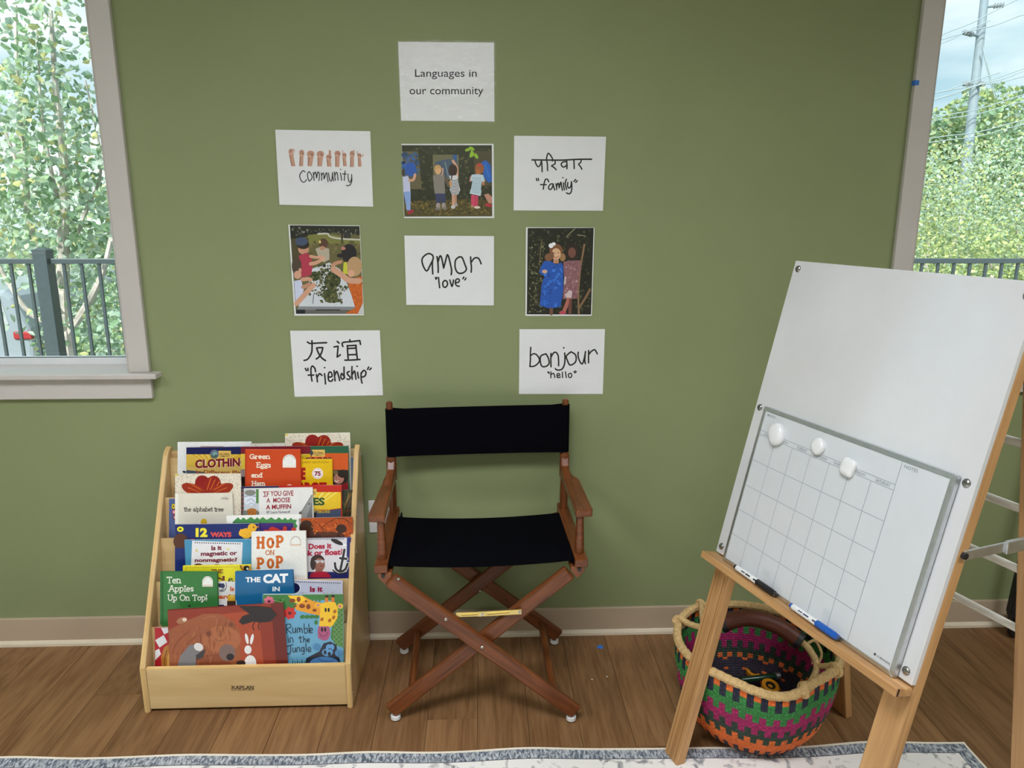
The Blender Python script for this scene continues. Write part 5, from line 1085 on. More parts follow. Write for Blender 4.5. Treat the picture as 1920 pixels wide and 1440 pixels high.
# ---- photographs: flat prints in broad shapes
SKN = (196, 150, 124)
def f(a):
    Q = ((78, 70), (1700, 70), (1708, 1350), (128, 1355)); a.poly(Q, (42, 42, 30))
    a.specks(((118, 108), (1668, 108), (1672, 1312), (160, 1318)), 420, [(60, 60, 40), (30, 30, 22), (76, 72, 50), (50, 56, 34), (90, 84, 60)], 10, 34, 1)
    a.poly([(118, 1090), (700, 1060), (1300, 1040), (1706, 1060), (1708, 1350), (128, 1355)], (78, 68, 36)); a.specks(((154, 1080), (1674, 1060), (1674, 1318), (160, 1320)), 240, [(110, 96, 44), (60, 54, 30), (130, 104, 50), (92, 84, 40), (48, 44, 26)], 10, 30, 2)
    a.poly([(86, 180), (372, 180), (442, 860), (106, 860)], (96, 88, 64)); a.specks(((100, 220), (360, 220), (400, 620), (110, 620)), 60, [(40, 84, 150), (56, 96, 160), (70, 90, 110), (50, 70, 100)], 24, 60, 3); a.ell(240, 500, 100, 130, (36, 84, 164))
    a.poly([(635, 240), (1102, 240), (1106, 690), (650, 690)], (106, 102, 76)); a.poly([(680, 370), (900, 320), (1080, 330), (1090, 600), (830, 690), (700, 560)], (66, 82, 104)); a.rect(1000, 240, 1072, 330, (44, 84, 140)); a.stroke([(860, 380), (920, 640)], 16, (120, 136, 150))
    a.poly([(1375, 180), (1702, 175), (1704, 800), (1390, 820)], (74, 66, 48)); a.poly([(1500, 390), (1590, 335), (1680, 430), (1703, 720), (1640, 750), (1560, 640)], (30, 92, 176)); a.stroke([(1580, 420), (1650, 640)], 30, (44, 110, 190))
    for x, y, r in ((1270, 150, -20), (1340, 130, 30), (1350, 215, 70), (1420, 265, 60), (1330, 240, 100)): a.ell(x, y, 55, 28, (140, 180, 50), r)
    a.ell(110, 560, 30, 70, (60, 48, 40)); a.poly([(100, 640), (190, 620), (225, 700), (235, 905), (112, 910)], (186, 190, 214)); a.stroke([(215, 705), (290, 690), (318, 600)], 46, SKN); a.poly([(112, 905), (240, 905), (236, 1240), (170, 1240)], (132, 158, 204)); a.ell(240, 1270, 65, 34, (150, 40, 60), -30)
    a.stroke([(850, 640), (890, 720), (930, 800)], 60, (92, 80, 70)); a.poly([(640, 620), (720, 590), (840, 600), (862, 940), (672, 940)], (128, 120, 114)); a.ell(730, 500, 66, 78, (192, 150, 98)); a.ell(735, 540, 52, 54, (206, 164, 116)); a.stroke([(800, 600), (815, 570), (818, 490)], 26, SKN); a.poly([(685, 940), (865, 940), (868, 1115), (790, 1115), (780, 1000), (770, 1115), (700, 1115)], (48, 54, 92)); a.ell(735, 1160, 40, 55, (150, 140, 134)); a.ell(835, 1155, 38, 52, (150, 140, 134)); a.ell(730, 1215, 55, 22, (120, 112, 108)); a.ell(850, 1205, 45, 22, (120, 112, 108))
    a.stroke([(1075, 640), (1070, 480), (1000, 350)], 46, SKN); a.ell(1000, 520, 80, 110, (52, 30, 30)); a.poly([(935, 620), (1080, 610), (1100, 740), (1132, 880), (1100, 950), (990, 980), (945, 880), (960, 740)], (204, 204, 206))
    for k in range(11): a.stroke([(948 + k * 1.5, 690 + k * 27), (1030, 705 + k * 27), (1100 + k * 2, 680 + k * 27)], 11, (64, 66, 72))
    a.stroke([(985, 600), (975, 680)], 20, (46, 28, 26)); a.stroke([(1005, 985), (1010, 1150)], 48, SKN); a.stroke([(1050, 970), (1052, 1120)], 36, (176, 132, 106)); a.ell(1005, 1180, 40, 36, (186, 180, 180)); a.ell(1058, 1140, 26, 34, (150, 146, 150)); a.stroke([(950, 730), (960, 790)], 40, (196, 140, 80))
    a.ell(1480, 490, 82, 100, (150, 86, 46)); a.ell(1450, 560, 40, 60, (170, 100, 56)); a.ell(1478, 425, 34, 24, (190, 50, 60)); a.stroke([(1330, 640), (1318, 710)], 40, (190, 120, 96)); a.stroke([(1540, 700), (1550, 770)], 40, (190, 120, 96)); a.poly([(1340, 600), (1440, 590), (1545, 605), (1580, 720), (1520, 730), (1505, 860), (1515, 900), (1495, 985), (1300, 940), (1330, 840), (1350, 720), (1310, 700)], (180, 198, 206))
    for k in range(9): a.stroke([(1345, 650 + k * 32), (1430, 668 + k * 32), (1505, 650 + k * 32)], 7, (120, 142, 158))
    a.stroke([(1360, 990), (1365, 1150)], 66, (196, 64, 96)); a.stroke([(1428, 995), (1418, 1150)], 60, (186, 58, 90)); a.ell(1435, 1188, 56, 24, (210, 196, 180)); a.ell(1350, 1170, 30, 20, (170, 130, 100)); a.poly([(1560, 960), (1640, 940), (1704, 1000), (1706, 1120), (1640, 1110)], (180, 130, 110)); a.ell(1640, 1150, 66, 30, (170, 44, 60), 15)
sheet('photo_print', 'white bordered photograph of children painting at boards outdoors', 'photograph', [(752.7, 269.7), (925.6, 269.7), (926.6, 408.9), (757.8, 408.9)], f, (745, 265, 9.6), G2)
def f(a):
    Q = ((65, 58), (1080, 70), (1140, 1350), (155, 1350)); a.poly(Q, (98, 92, 58)); a.poly([(65, 58), (1080, 70), (1088, 200), (700, 165), (460, 175), (300, 230), (78, 260)], (36, 38, 32)); a.specks(((96, 88), (1056, 98), (1060, 190), (104, 200)), 90, [(56, 56, 46), (80, 80, 70), (24, 26, 22), (120, 118, 110)], 8, 24, 4)
    a.poly([(330, 200), (560, 170), (1085, 260), (1095, 330), (300, 330)], (116, 116, 62)); a.poly([(80, 260), (340, 240), (340, 700), (110, 700)], (74, 68, 44)); a.strokes([[(480, 185), (610, 180), (660, 225), (820, 255), (1082, 268)]], 22, (190, 188, 176)); a.rect(850, 160, 955, 245, (50, 48, 46)); a.rect(815, 100, 840, 310, (40, 36, 34)); a.specks(((320, 300), (1090, 300), (1095, 560), (330, 600)), 80, [(80, 76, 46), (120, 108, 66), (100, 92, 54)], 14, 34, 5)
    a.poly([(395, 690), (640, 600), (800, 700), (910, 930), (1030, 1245), (190, 1245), (330, 960)], (194, 198, 202)); a.poly([(190, 1240), (1030, 1245), (1028, 1292), (175, 1290)], (128, 130, 134)); a.poly([(165, 1290), (900, 1290), (900, 1350), (155, 1350)], (96, 94, 92)); a.rect(160, 1288, 290, 1348, (30, 32, 38)); a.rect(440, 1285, 800, 1302, (40, 40, 42))
    gr = [(56, 64, 34), (84, 88, 52), (40, 46, 26), (110, 106, 70), (70, 78, 44)]
    a.ell(690, 860, 120, 120, (62, 68, 40)); a.ell(660, 1090, 110, 100, (70, 76, 44)); a.ell(430, 800, 80, 70, (50, 62, 34)); a.specks(((480, 640), (760, 640), (830, 1180), (520, 1180)), 260, gr, 9, 30, 6); a.specks(((330, 740), (540, 740), (560, 1080), (340, 1080)), 70, gr, 8, 24, 7); a.specks(((780, 940), (900, 940), (920, 1010), (790, 1020)), 30, gr, 8, 20, 8); a.stroke([(415, 1060), (400, 1200)], 9, (60, 60, 50)); a.stroke([(780, 1040), (820, 1210)], 10, (60, 60, 50))
    a.poly([(440, 400), (520, 370), (640, 400), (645, 560), (560, 600), (480, 520)], (170, 160, 140)); a.ell(555, 320, 66, 72, (84, 56, 44)); a.ell(540, 390, 40, 30, (176, 130, 104)); a.ell(505, 300, 16, 22, (214, 190, 120))
    a.ell(265, 410, 78, 70, (186, 138, 112)); a.ell(260, 345, 90, 60, (46, 36, 32)); a.ell(235, 295, 90, 62, (66, 78, 104)); a.poly([(195, 500), (310, 455), (380, 520), (400, 640), (380, 780), (235, 820)], (166, 54, 74)); a.stroke([(370, 510), (450, 525), (530, 520)], 44, SKN); a.stroke([(370, 620), (460, 600), (560, 540)], 52, SKN); a.ell(550, 545, 34, 30, (204, 160, 134))
    a.ell(930, 470, 112, 140, (32, 28, 34)); a.ell(800, 500, 50, 30, (32, 28, 34)); a.ell(845, 395, 34, 24, (180, 120, 110)); a.stroke([(810, 590), (740, 610), (690, 640)], 50, (186, 136, 108)); a.poly([(850, 600), (900, 590), (910, 770), (840, 760)], (186, 186, 60))
    a.ell(1010, 660, 110, 145, (176, 142, 104)); a.ell(960, 760, 50, 50, (204, 156, 128)); a.poly([(920, 920), (1000, 830), (1118, 800), (1136, 1346), (1060, 1346), (870, 1346), (1020, 1260), (960, 1060)], (186, 92, 34)); a.stroke([(1080, 870), (930, 860), (820, 780), (700, 700)], 84, SKN); a.specks(((960, 940), (1120, 900), (1120, 1300), (1010, 1240)), 40, [(160, 74, 26), (206, 110, 46)], 6, 20, 9); a.poly([(1060, 1346), (1135, 1180), (1140, 1346)], (190, 192, 190))
    a.ell(165, 650, 72, 130, (76, 62, 52)); a.ell(180, 780, 56, 60, (196, 150, 126)); a.ell(215, 715, 22, 34, (200, 150, 126)); a.poly([(128, 870), (230, 850), (270, 1000), (240, 1100), (150, 1170)], (190, 196, 216)); a.stroke([(250, 850), (330, 840), (370, 850)], 56, SKN); a.stroke([(165, 1200), (290, 1060), (410, 930)], 74, SKN); a.stroke([(260, 960), (350, 920)], 56, (180, 132, 108))
sheet('photo_print', 'white bordered photograph of children sorting greenery at a table', 'photograph', [(540.6, 421.3), (674.6, 422.7), (682.5, 591.1), (552.3, 591.8)], f, (535, 415, 7.78), G2)
def f(a):
    Q = ((75, 60), (1065, 58), (1025, 1358), (62, 1355)); a.poly(Q, (30, 30, 24)); a.specks(((108, 92), (1034, 90), (994, 1326), (96, 1322)), 460, [(46, 48, 34), (22, 22, 18), (60, 58, 42), (40, 38, 30), (80, 78, 58)], 8, 30, 11); a.specks(((98, 300), (330, 240), (280, 1330), (88, 1330)), 130, [(96, 98, 66), (60, 66, 40), (130, 126, 96), (70, 70, 48)], 7, 20, 12)
    tn = (134, 104, 76); a.stroke([(925, 310), (900, 460), (870, 620), (850, 820), (835, 1050), (842, 1350)], 26, tn); a.stroke([(1008, 985), (940, 1110), (860, 1235)], 34, (124, 96, 68)); a.stroke([(290, 230), (270, 400), (250, 620)], 14, (110, 96, 70)); a.stroke([(655, 195), (740, 110), (780, 75)], 12, (150, 140, 110)); a.stroke([(820, 165), (880, 170), (945, 182)], 10, (150, 140, 120)); a.stroke([(80, 1020), (180, 1140), (260, 1190)], 10, (110, 100, 70))
    a.ell(740, 420, 100, 130, (44, 30, 28)); a.ell(740, 430, 58, 78, (112, 72, 62)); a.poly([(610, 570), (690, 550), (860, 545), (875, 640), (845, 760), (815, 1120), (600, 1125), (625, 820)], (132, 90, 96)); a.specks(((630, 580), (850, 560), (815, 1100), (620, 1100)), 70, [(150, 108, 112), (110, 72, 80), (170, 140, 140)], 8, 22, 13); a.poly([(640, 1060), (700, 990), (745, 1010), (730, 1110), (660, 1110)], (196, 180, 178)); a.stroke([(640, 800), (630, 900)], 26, (190, 176, 176)); a.stroke([(690, 1130), (620, 1310)], 54, (166, 100, 88)); a.stroke([(715, 1140), (710, 1340)], 44, (110, 66, 56)); a.ell(600, 1330, 54, 28, (176, 70, 84))
    a.ell(500, 400, 100, 105, (120, 78, 52)); a.ell(390, 500, 60, 60, (124, 84, 58)); a.ell(600, 500, 44, 60, (150, 112, 76)); a.ell(502, 450, 70, 88, (206, 166, 130)); a.ell(440, 470, 30, 60, (120, 80, 60)); a.stroke([(470, 490), (505, 505), (540, 485)], 10, (150, 80, 70)); a.ell(478, 435, 10, 7, (60, 40, 36)); a.ell(535, 432, 10, 7, (60, 40, 36)); a.ell(425, 325, 36, 36, (222, 222, 226)); a.ell(465, 300, 30, 26, (232, 232, 236)); a.rect(460, 530, 540, 590, (180, 130, 104))
    bl = (34, 82, 164); a.poly([(330, 550), (430, 560), (500, 610), (580, 575), (612, 640), (610, 780), (608, 990), (570, 1240), (420, 1270), (255, 1225), (285, 900), (330, 780), (250, 740), (270, 640)], bl); a.specks(((330, 640), (590, 640), (560, 1220), (280, 1220)), 60, [(48, 104, 190), (26, 64, 136), (60, 116, 200)], 10, 30, 14); a.ell(330, 712, 40, 28, (206, 160, 130)); a.stroke([(430, 1280), (430, 1345)], 50, (110, 74, 58))
sheet('photo_print', 'white bordered photograph of two girls in dresses among branches', 'photograph', [(986.1, 426.1), (1114.6, 426.5), (1109.5, 592.2), (985, 592.2)], f, (980, 420, 8.0), G2)

# ================================================================ easel
EU = V(0.31552, -0.948918, 0).normalized(); EV = V(0.21491, 0.086508, 0.972795); EV = (EV - EU * EU.dot(EV)).normalized(); EN = EU.cross(EV)
EP = on_z(1341.9, 1033.9, 0.585)                      # lower far corner of the white panel's front face
BW, BH = 0.612, 0.776
def E_(u, v, n=0.0): return EP + EU * u + EV * v + EN * n
FOOT = -EP.z / EV.z                                    # v where the leg plane meets the floor
M_EW = m_wood('golden_oak_easel_wood', C3(156, 114, 70, 0.72), C3(188, 145, 96, 0.72), rough=0.36, fine=90, spec=0.45, dark=C3(136, 94, 52, 0.66))
M_WB = m_plain('white_marker_panel', (0.70, 0.70, 0.70), rough=0.25, spec=0.5, var=0.01)
_p = M_WB.node_tree.nodes['Principled BSDF']; _p.inputs['Coat Weight'].default_value = 1.0; _p.inputs['Coat IOR'].default_value = 2.0; _p.inputs['Coat Roughness'].default_value = 0.13
M_ALU = m_plain('brushed_aluminium', (0.66, 0.69, 0.71), rough=0.42, metal=1.0, var=0.06, scale=80)
M_SCR = m_plain('dull_steel_screw', (0.38, 0.37, 0.35), rough=0.3, metal=1.0, var=0.2)
M_RUNG = m_plain('pale_lacquered_rung', (0.66, 0.61, 0.52), rough=0.14, spec=1.0, var=0.05)
ez = thing('easel', 'wooden folding easel with white marker panel and drying rungs', 'easel', E_(BW / 2, FOOT))
def ebox(u0, v0, n0, u1, v1, n1, grain='v'):
    c = E_((u0 + u1) / 2, (v0 + v1) / 2, (n0 + n1) / 2); m = MB(); a, b, d = abs(u1 - u0) / 2, abs(v1 - v0) / 2, abs(n1 - n0) / 2
    return m.frame(c, EV, EU, EN, b, a, d) if grain == 'v' else m.frame(c, EU, EV, EN, a, b, d)
TH, LT = 0.012, 0.026
for u0 in (0.000, BW - 0.060):
    ft = MB(); q = []
    # leg cut level with the floor at its foot
    for u in (u0, u0 + 0.060):
        for n in (-TH - LT, -TH):
            b = E_(u, 0, n); q.append(b - EV * ((b.z - 0.0085) / EV.z))
    top = [E_(u, BH - 0.014, n) for u in (u0, u0 + 0.060) for n in (-TH - LT, -TH)]
    vs = q + top; fs = [(0, 1, 3, 2), (4, 6, 7, 5), (0, 4, 5, 1), (2, 3, 7, 6), (0, 2, 6, 4), (1, 5, 7, 3)]
    lg = MB().add(vs, fs, [((p - EP).dot(EV), (p - EP).dot(EU), (p - EP).dot(EN)) for p in vs]).build('front_leg', M_EW, ez, bevel=0.003)
    for k in ((0.012, 0.046) if u0 == 0 else ()): MB().frame(E_(u0 + k, (FOOT - 0.03) / 2, -TH), EV, EU, EN, abs(FOOT) / 2 - 0.035, 0.0012, 0.0006).build('groove_shade', m_plain('groove_shadow_wood', C3(138, 98, 58, .66), rough=.5), lg)  # thin darker strips paint the shade of the grooves, not cut in
pn = ebox(0, 0.002, -TH, BW, BH, 0).build('marker_panel', M_WB, ez, bevel=0.0012)
for u, v in ((0.0165, BH - 0.02), (BW - 0.0165, BH - 0.026), (0.0165, BH * 0.515), (BW - 0.018, BH * 0.515), (0.0165, 0.022), (BW - 0.018, 0.022)):
    s = MB().lathe([(0.0085, 0), (0.0085, 0.001), (0.0065, 0.0035), (0.0038, 0.0042), (0.0030, 0.0018), (0.0001, 0.0018)], E_(u, v, 0), EN, 18).build('screw', M_SCR, ez, smooth=True)
tr = ebox(-0.004, -0.019, -0.002, BW + 0.004, -0.001, 0.042, 'u').build('tray', M_EW, ez, bevel=0.003)
MB().frame(E_(BW + 0.0042, -0.010, 0.035), EU, EV, EN, 0.0006, 0.0075, 0.002).build('dowel_mark', m_plain('dark_joint', (0.03, 0.015, 0.008), rough=0.6), tr)
# rear legs, spread behind, with the rungs of the drying rack between them
RF = V(1.072, -0.470, 0); SP = (V(E_(0, BH).x, E_(0, BH).y, 0) - RF); 
HN = V(EN.x, EN.y, 0).normalized()                    # horizontal facing direction
apx = E_(0.03, BH - 0.01, -TH - LT - 0.018); rf = RF.copy(); rdir = (apx - (rf + EU * 0.03 - EU * (EU.dot(rf - apx) + 0.03)))
def rear(u, z):
    """point on the rear frame's centre plane at easel position u and height z"""
    f0 = RF - EU * EU.dot(RF - EP); a0 = E_(0, BH - 0.01, -TH - LT - 0.018)
    return f0.lerp(a0, z / a0.z) + EU * u
for u in (0.032, 0.588):
    a = rear(u, 0); b = rear(u, apx.z - 0.03); d = (b - a).normalized(); sn = d.cross(EU).normalized(); q = []
    for su in (-0.030, 0.030):
        for s in (-0.012, 0.012): p = a + EU * su + sn * s; q.append(p - d * ((p.z - (0.0085 if u > 0.3 else 0.0)) / d.z))
    top = [b + EU * su + sn * s for su in (-0.030, 0.030) for s in (-0.012, 0.012)]
    vs = q + top; MB().add(vs, [(0, 1, 3, 2), (4, 6, 7, 5), (0, 4, 5, 1), (2, 3, 7, 6), (0, 2, 6, 4), (1, 5, 7, 3)], [(p.dot(d), p.dot(EU), p.dot(sn)) for p in vs]).build('rear_leg', M_EW, ez, bevel=0.003)
for z in (0.598, 0.739, 0.876, 1.016, 1.160): MB().cyl(rear(0.040, z), rear(0.58, z), 0.0088, 14).build('rung', M_RUNG, ez, smooth=True)
MB().bar(E_(-0.002, BH - 0.025, -TH - LT - 0.008), E_(BW + 0.002, BH - 0.025, -TH - LT - 0.008), 0.016, 0.012, EV).build('hinge_bar', M_EW, ez, bevel=0.002)
# locking steel brace on the near side
b0 = E_(BW + 0.002, (0.845 - EP.z) / EV.z, -TH - LT / 2); b2 = rear(0.622, 0.845); bm = b0.lerp(b2, 0.52)
br = MB().bar(b0, bm, 0.004, 0.020).build('brace', M_ALU, ez, bevel=0.0015)
MB().bar(bm - (bm - b0).normalized() * 0.02 + EU * 0.003, bm + (b2 - b0).normalized() * 0.09 + EU * 0.003, 0.008, 0.026).build('brace_lock', M_ALU, br, bevel=0.0015)
MB().bar(bm, b2, 0.004, 0.020).build('brace_arm', M_ALU, br, bevel=0.0015)
MB().lathe([(0.006, 0), (0.005, 0.003), (0.0001, 0.004)], bm + (b2 - b0).normalized() * 0.03 + EU * 0.007, EU, 12).build('rivet', M_SCR, br, smooth=True)
MB().lathe([(0.0065, -0.003), (0.0065, 0.005), (0.0001, 0.006)], b0, EU, 14).build('pivot_cap', M_BLACKP, br, smooth=True)

# ---- calendar board standing on the tray
CN0, CN1 = 0.004, 0.018; U0, U1, V0, V1 = 0.0499, 0.5835, 0.0, 0.409
cb = thing('calendar_board', 'aluminium framed whiteboard calendar standing on the easel tray', 'calendar', E_((U0 + U1) / 2, 0, 0.011))
ebox(U0 + 0.004, 0.004, CN0, U1 - 0.004, V1 - 0.004, CN1 - 0.002).build('panel', m_plain('glossy_white_board', (0.64, 0.66, 0.67), rough=0.16, spec=0.55, var=0.01), cb)
FW = 0.010
def rail(pts):
    vs = [E_(*p) for p in pts]; m = MB()
    m.add(vs, [(0, 1, 2, 3), (4, 7, 6, 5), (0, 4, 5, 1), (1, 5, 6, 2), (2, 6, 7, 3), (3, 7, 4, 0)]); return m.build('frame_bar', M_ALU, cb, bevel=0.0012)
o = [(U0, V0), (U1, V0), (U1, V1), (U0, V1)]; i_ = [(U0 + FW, V0 + FW), (U1 - FW, V0 + FW), (U1 - FW, V1 - FW), (U0 + FW, V1 - FW)]
for k in range(4):
    j = (k + 1) % 4
    rail([o[k] + (CN0,), o[j] + (CN0,), o[j] + (CN1 - 0.001,), o[k] + (CN1 - 0.001,), i_[k] + (CN0,), i_[j] + (CN0,), i_[j] + (CN1,), i_[k] + (CN1,)])
class CalArt(Art):
    def pt(s, x, y): return E_(x, y, CN1 - 0.002)
    def text(s, body, x0, y0, x1, y1, c, fat=0.0):
        vs, fs = glyphs(body, fat); o = s.up(); s.mb.add([s.pt(x0 + (x1 - x0) * u, y0 + (y1 - y0) * v) + o for u, v in vs], list(fs), None, s.col(c)); return s
ca = CalArt(E_(0, 0, CN1 - 0.002), EN, None, 0.72, lift=0.00015)
GL = (150, 156, 160); lw = 0.00075
cols = [0.1165, 0.1765, 0.2355, 0.2935, 0.3505, 0.4095, 0.4665]
def ln(u0, v0, u1, v1):
    if abs(u1 - u0) > abs(v1 - v0): ca.poly([(u0, v0 - lw), (u1, v0 - lw), (u1, v0 + lw), (u0, v0 + lw)], GL)
    else: ca.poly([(u0 - lw, v0), (u0 + lw, v0), (u0 + lw, v1), (u0 - lw, v1)], GL)
IL, IB = U0 + FW, FW
for v in (0.3495, 0.338, 0.272, 0.2055, 0.140, 0.075): ln(IL, v, 0.4665, v)
for u in cols[:-1]: ln(u, IB, u, 0.338)
ln(0.4665, IB, 0.4665, V1 - FW)
TX = (120, 126, 130)
ca.text('MONTH', 0.068, 0.388, 0.096, 0.394, TX, .004); ca.text('NOTES', 0.474, 0.3875, 0.505, 0.394, TX, .004)
prev = IL
for w, u in zip(('SUNDAY', 'MONDAY', 'TUESDAY', 'WEDNESDAY', 'THURSDAY', 'FRIDAY', 'SATURDAY'), cols):
    c = (prev + u) / 2; h = 0.0032 * len(w) * 0.72; ca.text(w, c - h, 0.3405, c + h, 0.3467, TX, .004); prev = u
ca.text('U BRANDS', 0.540, 0.0185, 0.570, 0.0225, (70, 72, 76), .004); ca.ell(0.534, 0.0205, 0.0028, 0.0028, (60, 62, 66), n=8)
ca.done('grid_print', cb)
# ---- three white magnets
M_MAG = m_plain('glossy_white_magnet', (0.80, 0.80, 0.79), rough=0.12, spec=0.6, var=0.01)
def magnet(label, u, v, shape, h, tilt=0):
    c = E_(u, v, CN1 - 0.002); cr, sr = math.cos(math.radians(tilt)), math.sin(math.radians(tilt))
    mb = MB(); n = 40; vs = []; fs = []; rings = ((1.0, 0.0006), (1.06, 0.35), (1.0, 0.7), (0.8, 0.92), (0.45, 1.0))
    for s, z in rings:
        for k in range(n):
            a = 2 * math.pi * k / n; r = shape(a) * s; x, y = r * math.cos(a), r * math.sin(a)
            vs.append(c + EU * (x * cr - y * sr) + EV * (x * sr + y * cr) + EN * (z * h))
    for i in range(len(rings) - 1):
        for k in range(n): fs.append((i * n + k, i * n + (k + 1) % n, (i + 1) * n + (k + 1) % n, (i + 1) * n + k))
    fs.append(tuple((len(rings) - 1) * n + k for k in range(n))); mb.add(vs, fs)
    t = thing('board_magnet', label, 'magnet', c, 'white magnets on the calendar')
    mb.build('cap', M_MAG, t, smooth=True, angle=70)
    q = MB(); q.lathe([(0.0001, 0), (0.010, 0), (0.010, 0.001), (0.0001, 0.001)], c + EN * 0.0002, EN, 16); q.build('magnet_disc', M_BLACKP, t)
def sup(rx, ry, p): return lambda a: (abs(math.cos(a) / rx) ** p + abs(math.sin(a) / ry) ** p) ** (-1 / p)
magnet('large white blade shaped magnet nearest the month heading', 0.1205, 0.355, sup(0.022, 0.026, 2.6), 0.016, 28)
magnet('white diamond shaped magnet between the other two magnets', 0.254, 0.365, sup(0.0185, 0.0195, 1.7), 0.013, 4)
magnet('white rounded square magnet nearest the notes column', 0.349, 0.3465, sup(0.0175, 0.019, 4.0), 0.013, -8)
# ---- markers lying on the tray
def marker(label, u0, u1, capc, cap_at):
    r = 0.0078; n = CN1 + r + 0.0012; v = r + 0.0006
    p0, p1 = E_(u0, v, n), E_(u1, v, n); d = (p1 - p0).normalized(); L = (p1 - p0).length
    t = thing('dry_erase_marker', label, 'marker', (p0 + p1) / 2 - EV * r, 'markers on the easel tray')
    mc = m_plain('ink_%s' % label.split()[0], capc, rough=0.25, spec=0.5)
    MB().lathe([(0.0001, 0.006), (0.0062, 0.006), (r * .92, 0.009), (r * .92, L * cap_at)], p0, d, 18).build('barrel', M_GLIDE, t, smooth=True)
    MB().lathe([(0.0001, 0), (0.0055, 0), (0.0060, 0.007), (0.0001, 0.007)], p0, d, 16).build('end_plug', mc, t, smooth=True)
    MB().lathe([(r * .94, L * cap_at), (r, L * cap_at + .002), (r * 1.02, L * .9), (r * .86, L * .97), (0.0001, L)], p0, d, 18).build('cap', mc, t, smooth=True)
    MB().frame(p0 + d * (L * 0.97) , d, EV, EN, 0.0025, 0.004, 0.004).build('cap_tip', m_plain('grey_felt', (.12, .12, .12), rough=.8), t)
    e = EN * 0.9 + EV * 0.45; e.normalize(); s2 = d.cross(e)
    pr = MB()
    for k, (a, b, w) in enumerate(((0.20, 0.29, .0012), (0.31, 0.42, .0016), (0.50, 0.56, .0018))): pr.frame(p0 + d * (L * (a + b) / 2) + e * (r * .925), d, s2, e, L * (b - a) / 2, w, 0.0002)
    pr.build('barrel_print', mc if 'black' in label else m_plain('dark_print', (.05, .06, .12)), t)
    return t
marker('black capped dry erase marker on the far end of the tray', 0.1135, 0.262, (0.012, 0.012, 0.014), 0.56)
marker('blue capped dry erase marker on the near end of the tray', 0.312, 0.4545, (0.015, 0.10, 0.42), 0.56)
# clear clips above the markers
for lb, u in (('small clear clip on the calendar above the black marker', 0.205), ('small clear clip on the calendar above the blue marker', 0.401)):
    c = E_(u, 0.036, CN1 - 0.002); mb = MB().frame(c + EN * 0.0010, EU, EV, EN, 0.011, 0.008, 0.0009)
    solo(mb, 'clear_clip', m_glass('clear_plastic', rough=0.1, tint=(.985, .99, .99), fac=0.3), lb, 'clip', 'clear clips on the calendar', base=c, bevel=0.0004)

# ================================================================ woven basket
BC = V(0.772, -0.502, 0.008); NB, MR = 156, 44
t = thing('woven_basket', 'round woven basket with orange, green, magenta and black bands', 'basket', BC)
prof = [(0.085, 0.000), (0.125, 0.004), (0.158, 0.020), (0.184, 0.055), (0.203, 0.100), (0.215, 0.150), (0.2215, 0.195), (0.222, 0.225), (0.219, 0.250)]
RZ = [(-180, .258), (-150, .262), (-135, .264), (-123, .260), (-111, .250), (-100, .242), (-88, .241), (-80, .252), (-68, .272), (-56, .275), (-39, .268), (0, .256), (45, .250), (90, .254), (135, .266), (180, .258)]
def rimz(a):
    d = (math.degrees(a) + 180) % 360 - 180
    for (p, z), (q, y) in zip(RZ, RZ[1:]):
        if p <= d <= q: f_ = (1 - math.cos(math.pi * (d - p) / (q - p))) / 2; return z + (y - z) * f_
    return .258
pc = catmull([Vector((r, z, 0)) for r, z in prof], 8)
cum = [0]
for i in range(1, len(pc)): cum.append(cum[-1] + (pc[i] - pc[i - 1]).length)
def patt(s):
    s *= cum[-1]
    for i in range(1, len(pc)):
        if cum[i] >= s: f_ = (s - cum[i - 1]) / (cum[i] - cum[i - 1]); return pc[i - 1].lerp(pc[i], f_)
    return pc[-1]
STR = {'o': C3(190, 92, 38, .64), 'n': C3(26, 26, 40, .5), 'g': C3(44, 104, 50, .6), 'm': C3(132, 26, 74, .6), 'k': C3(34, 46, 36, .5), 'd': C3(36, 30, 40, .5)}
def weave(s, odd):
    """colour of the straw at height fraction s (0 base, 1 rim); neighbouring columns interlock"""
    e = 0.030 if odd else -0.030
    if s > 0.915: return 'n' if odd else 'o'
    if s > 0.845: return 'n' if odd else 'g'
    if s > 0.735 + e: return 'g'
    if s > 0.60 + e: return 'm'
    if s > 0.485 + e: return 'k'
    if s > 0.30 + e: return 'o'
    return 'd' if odd else 'o'
M_STRAW = m_print('dyed_straw', rough=0.55, spec=0.3)
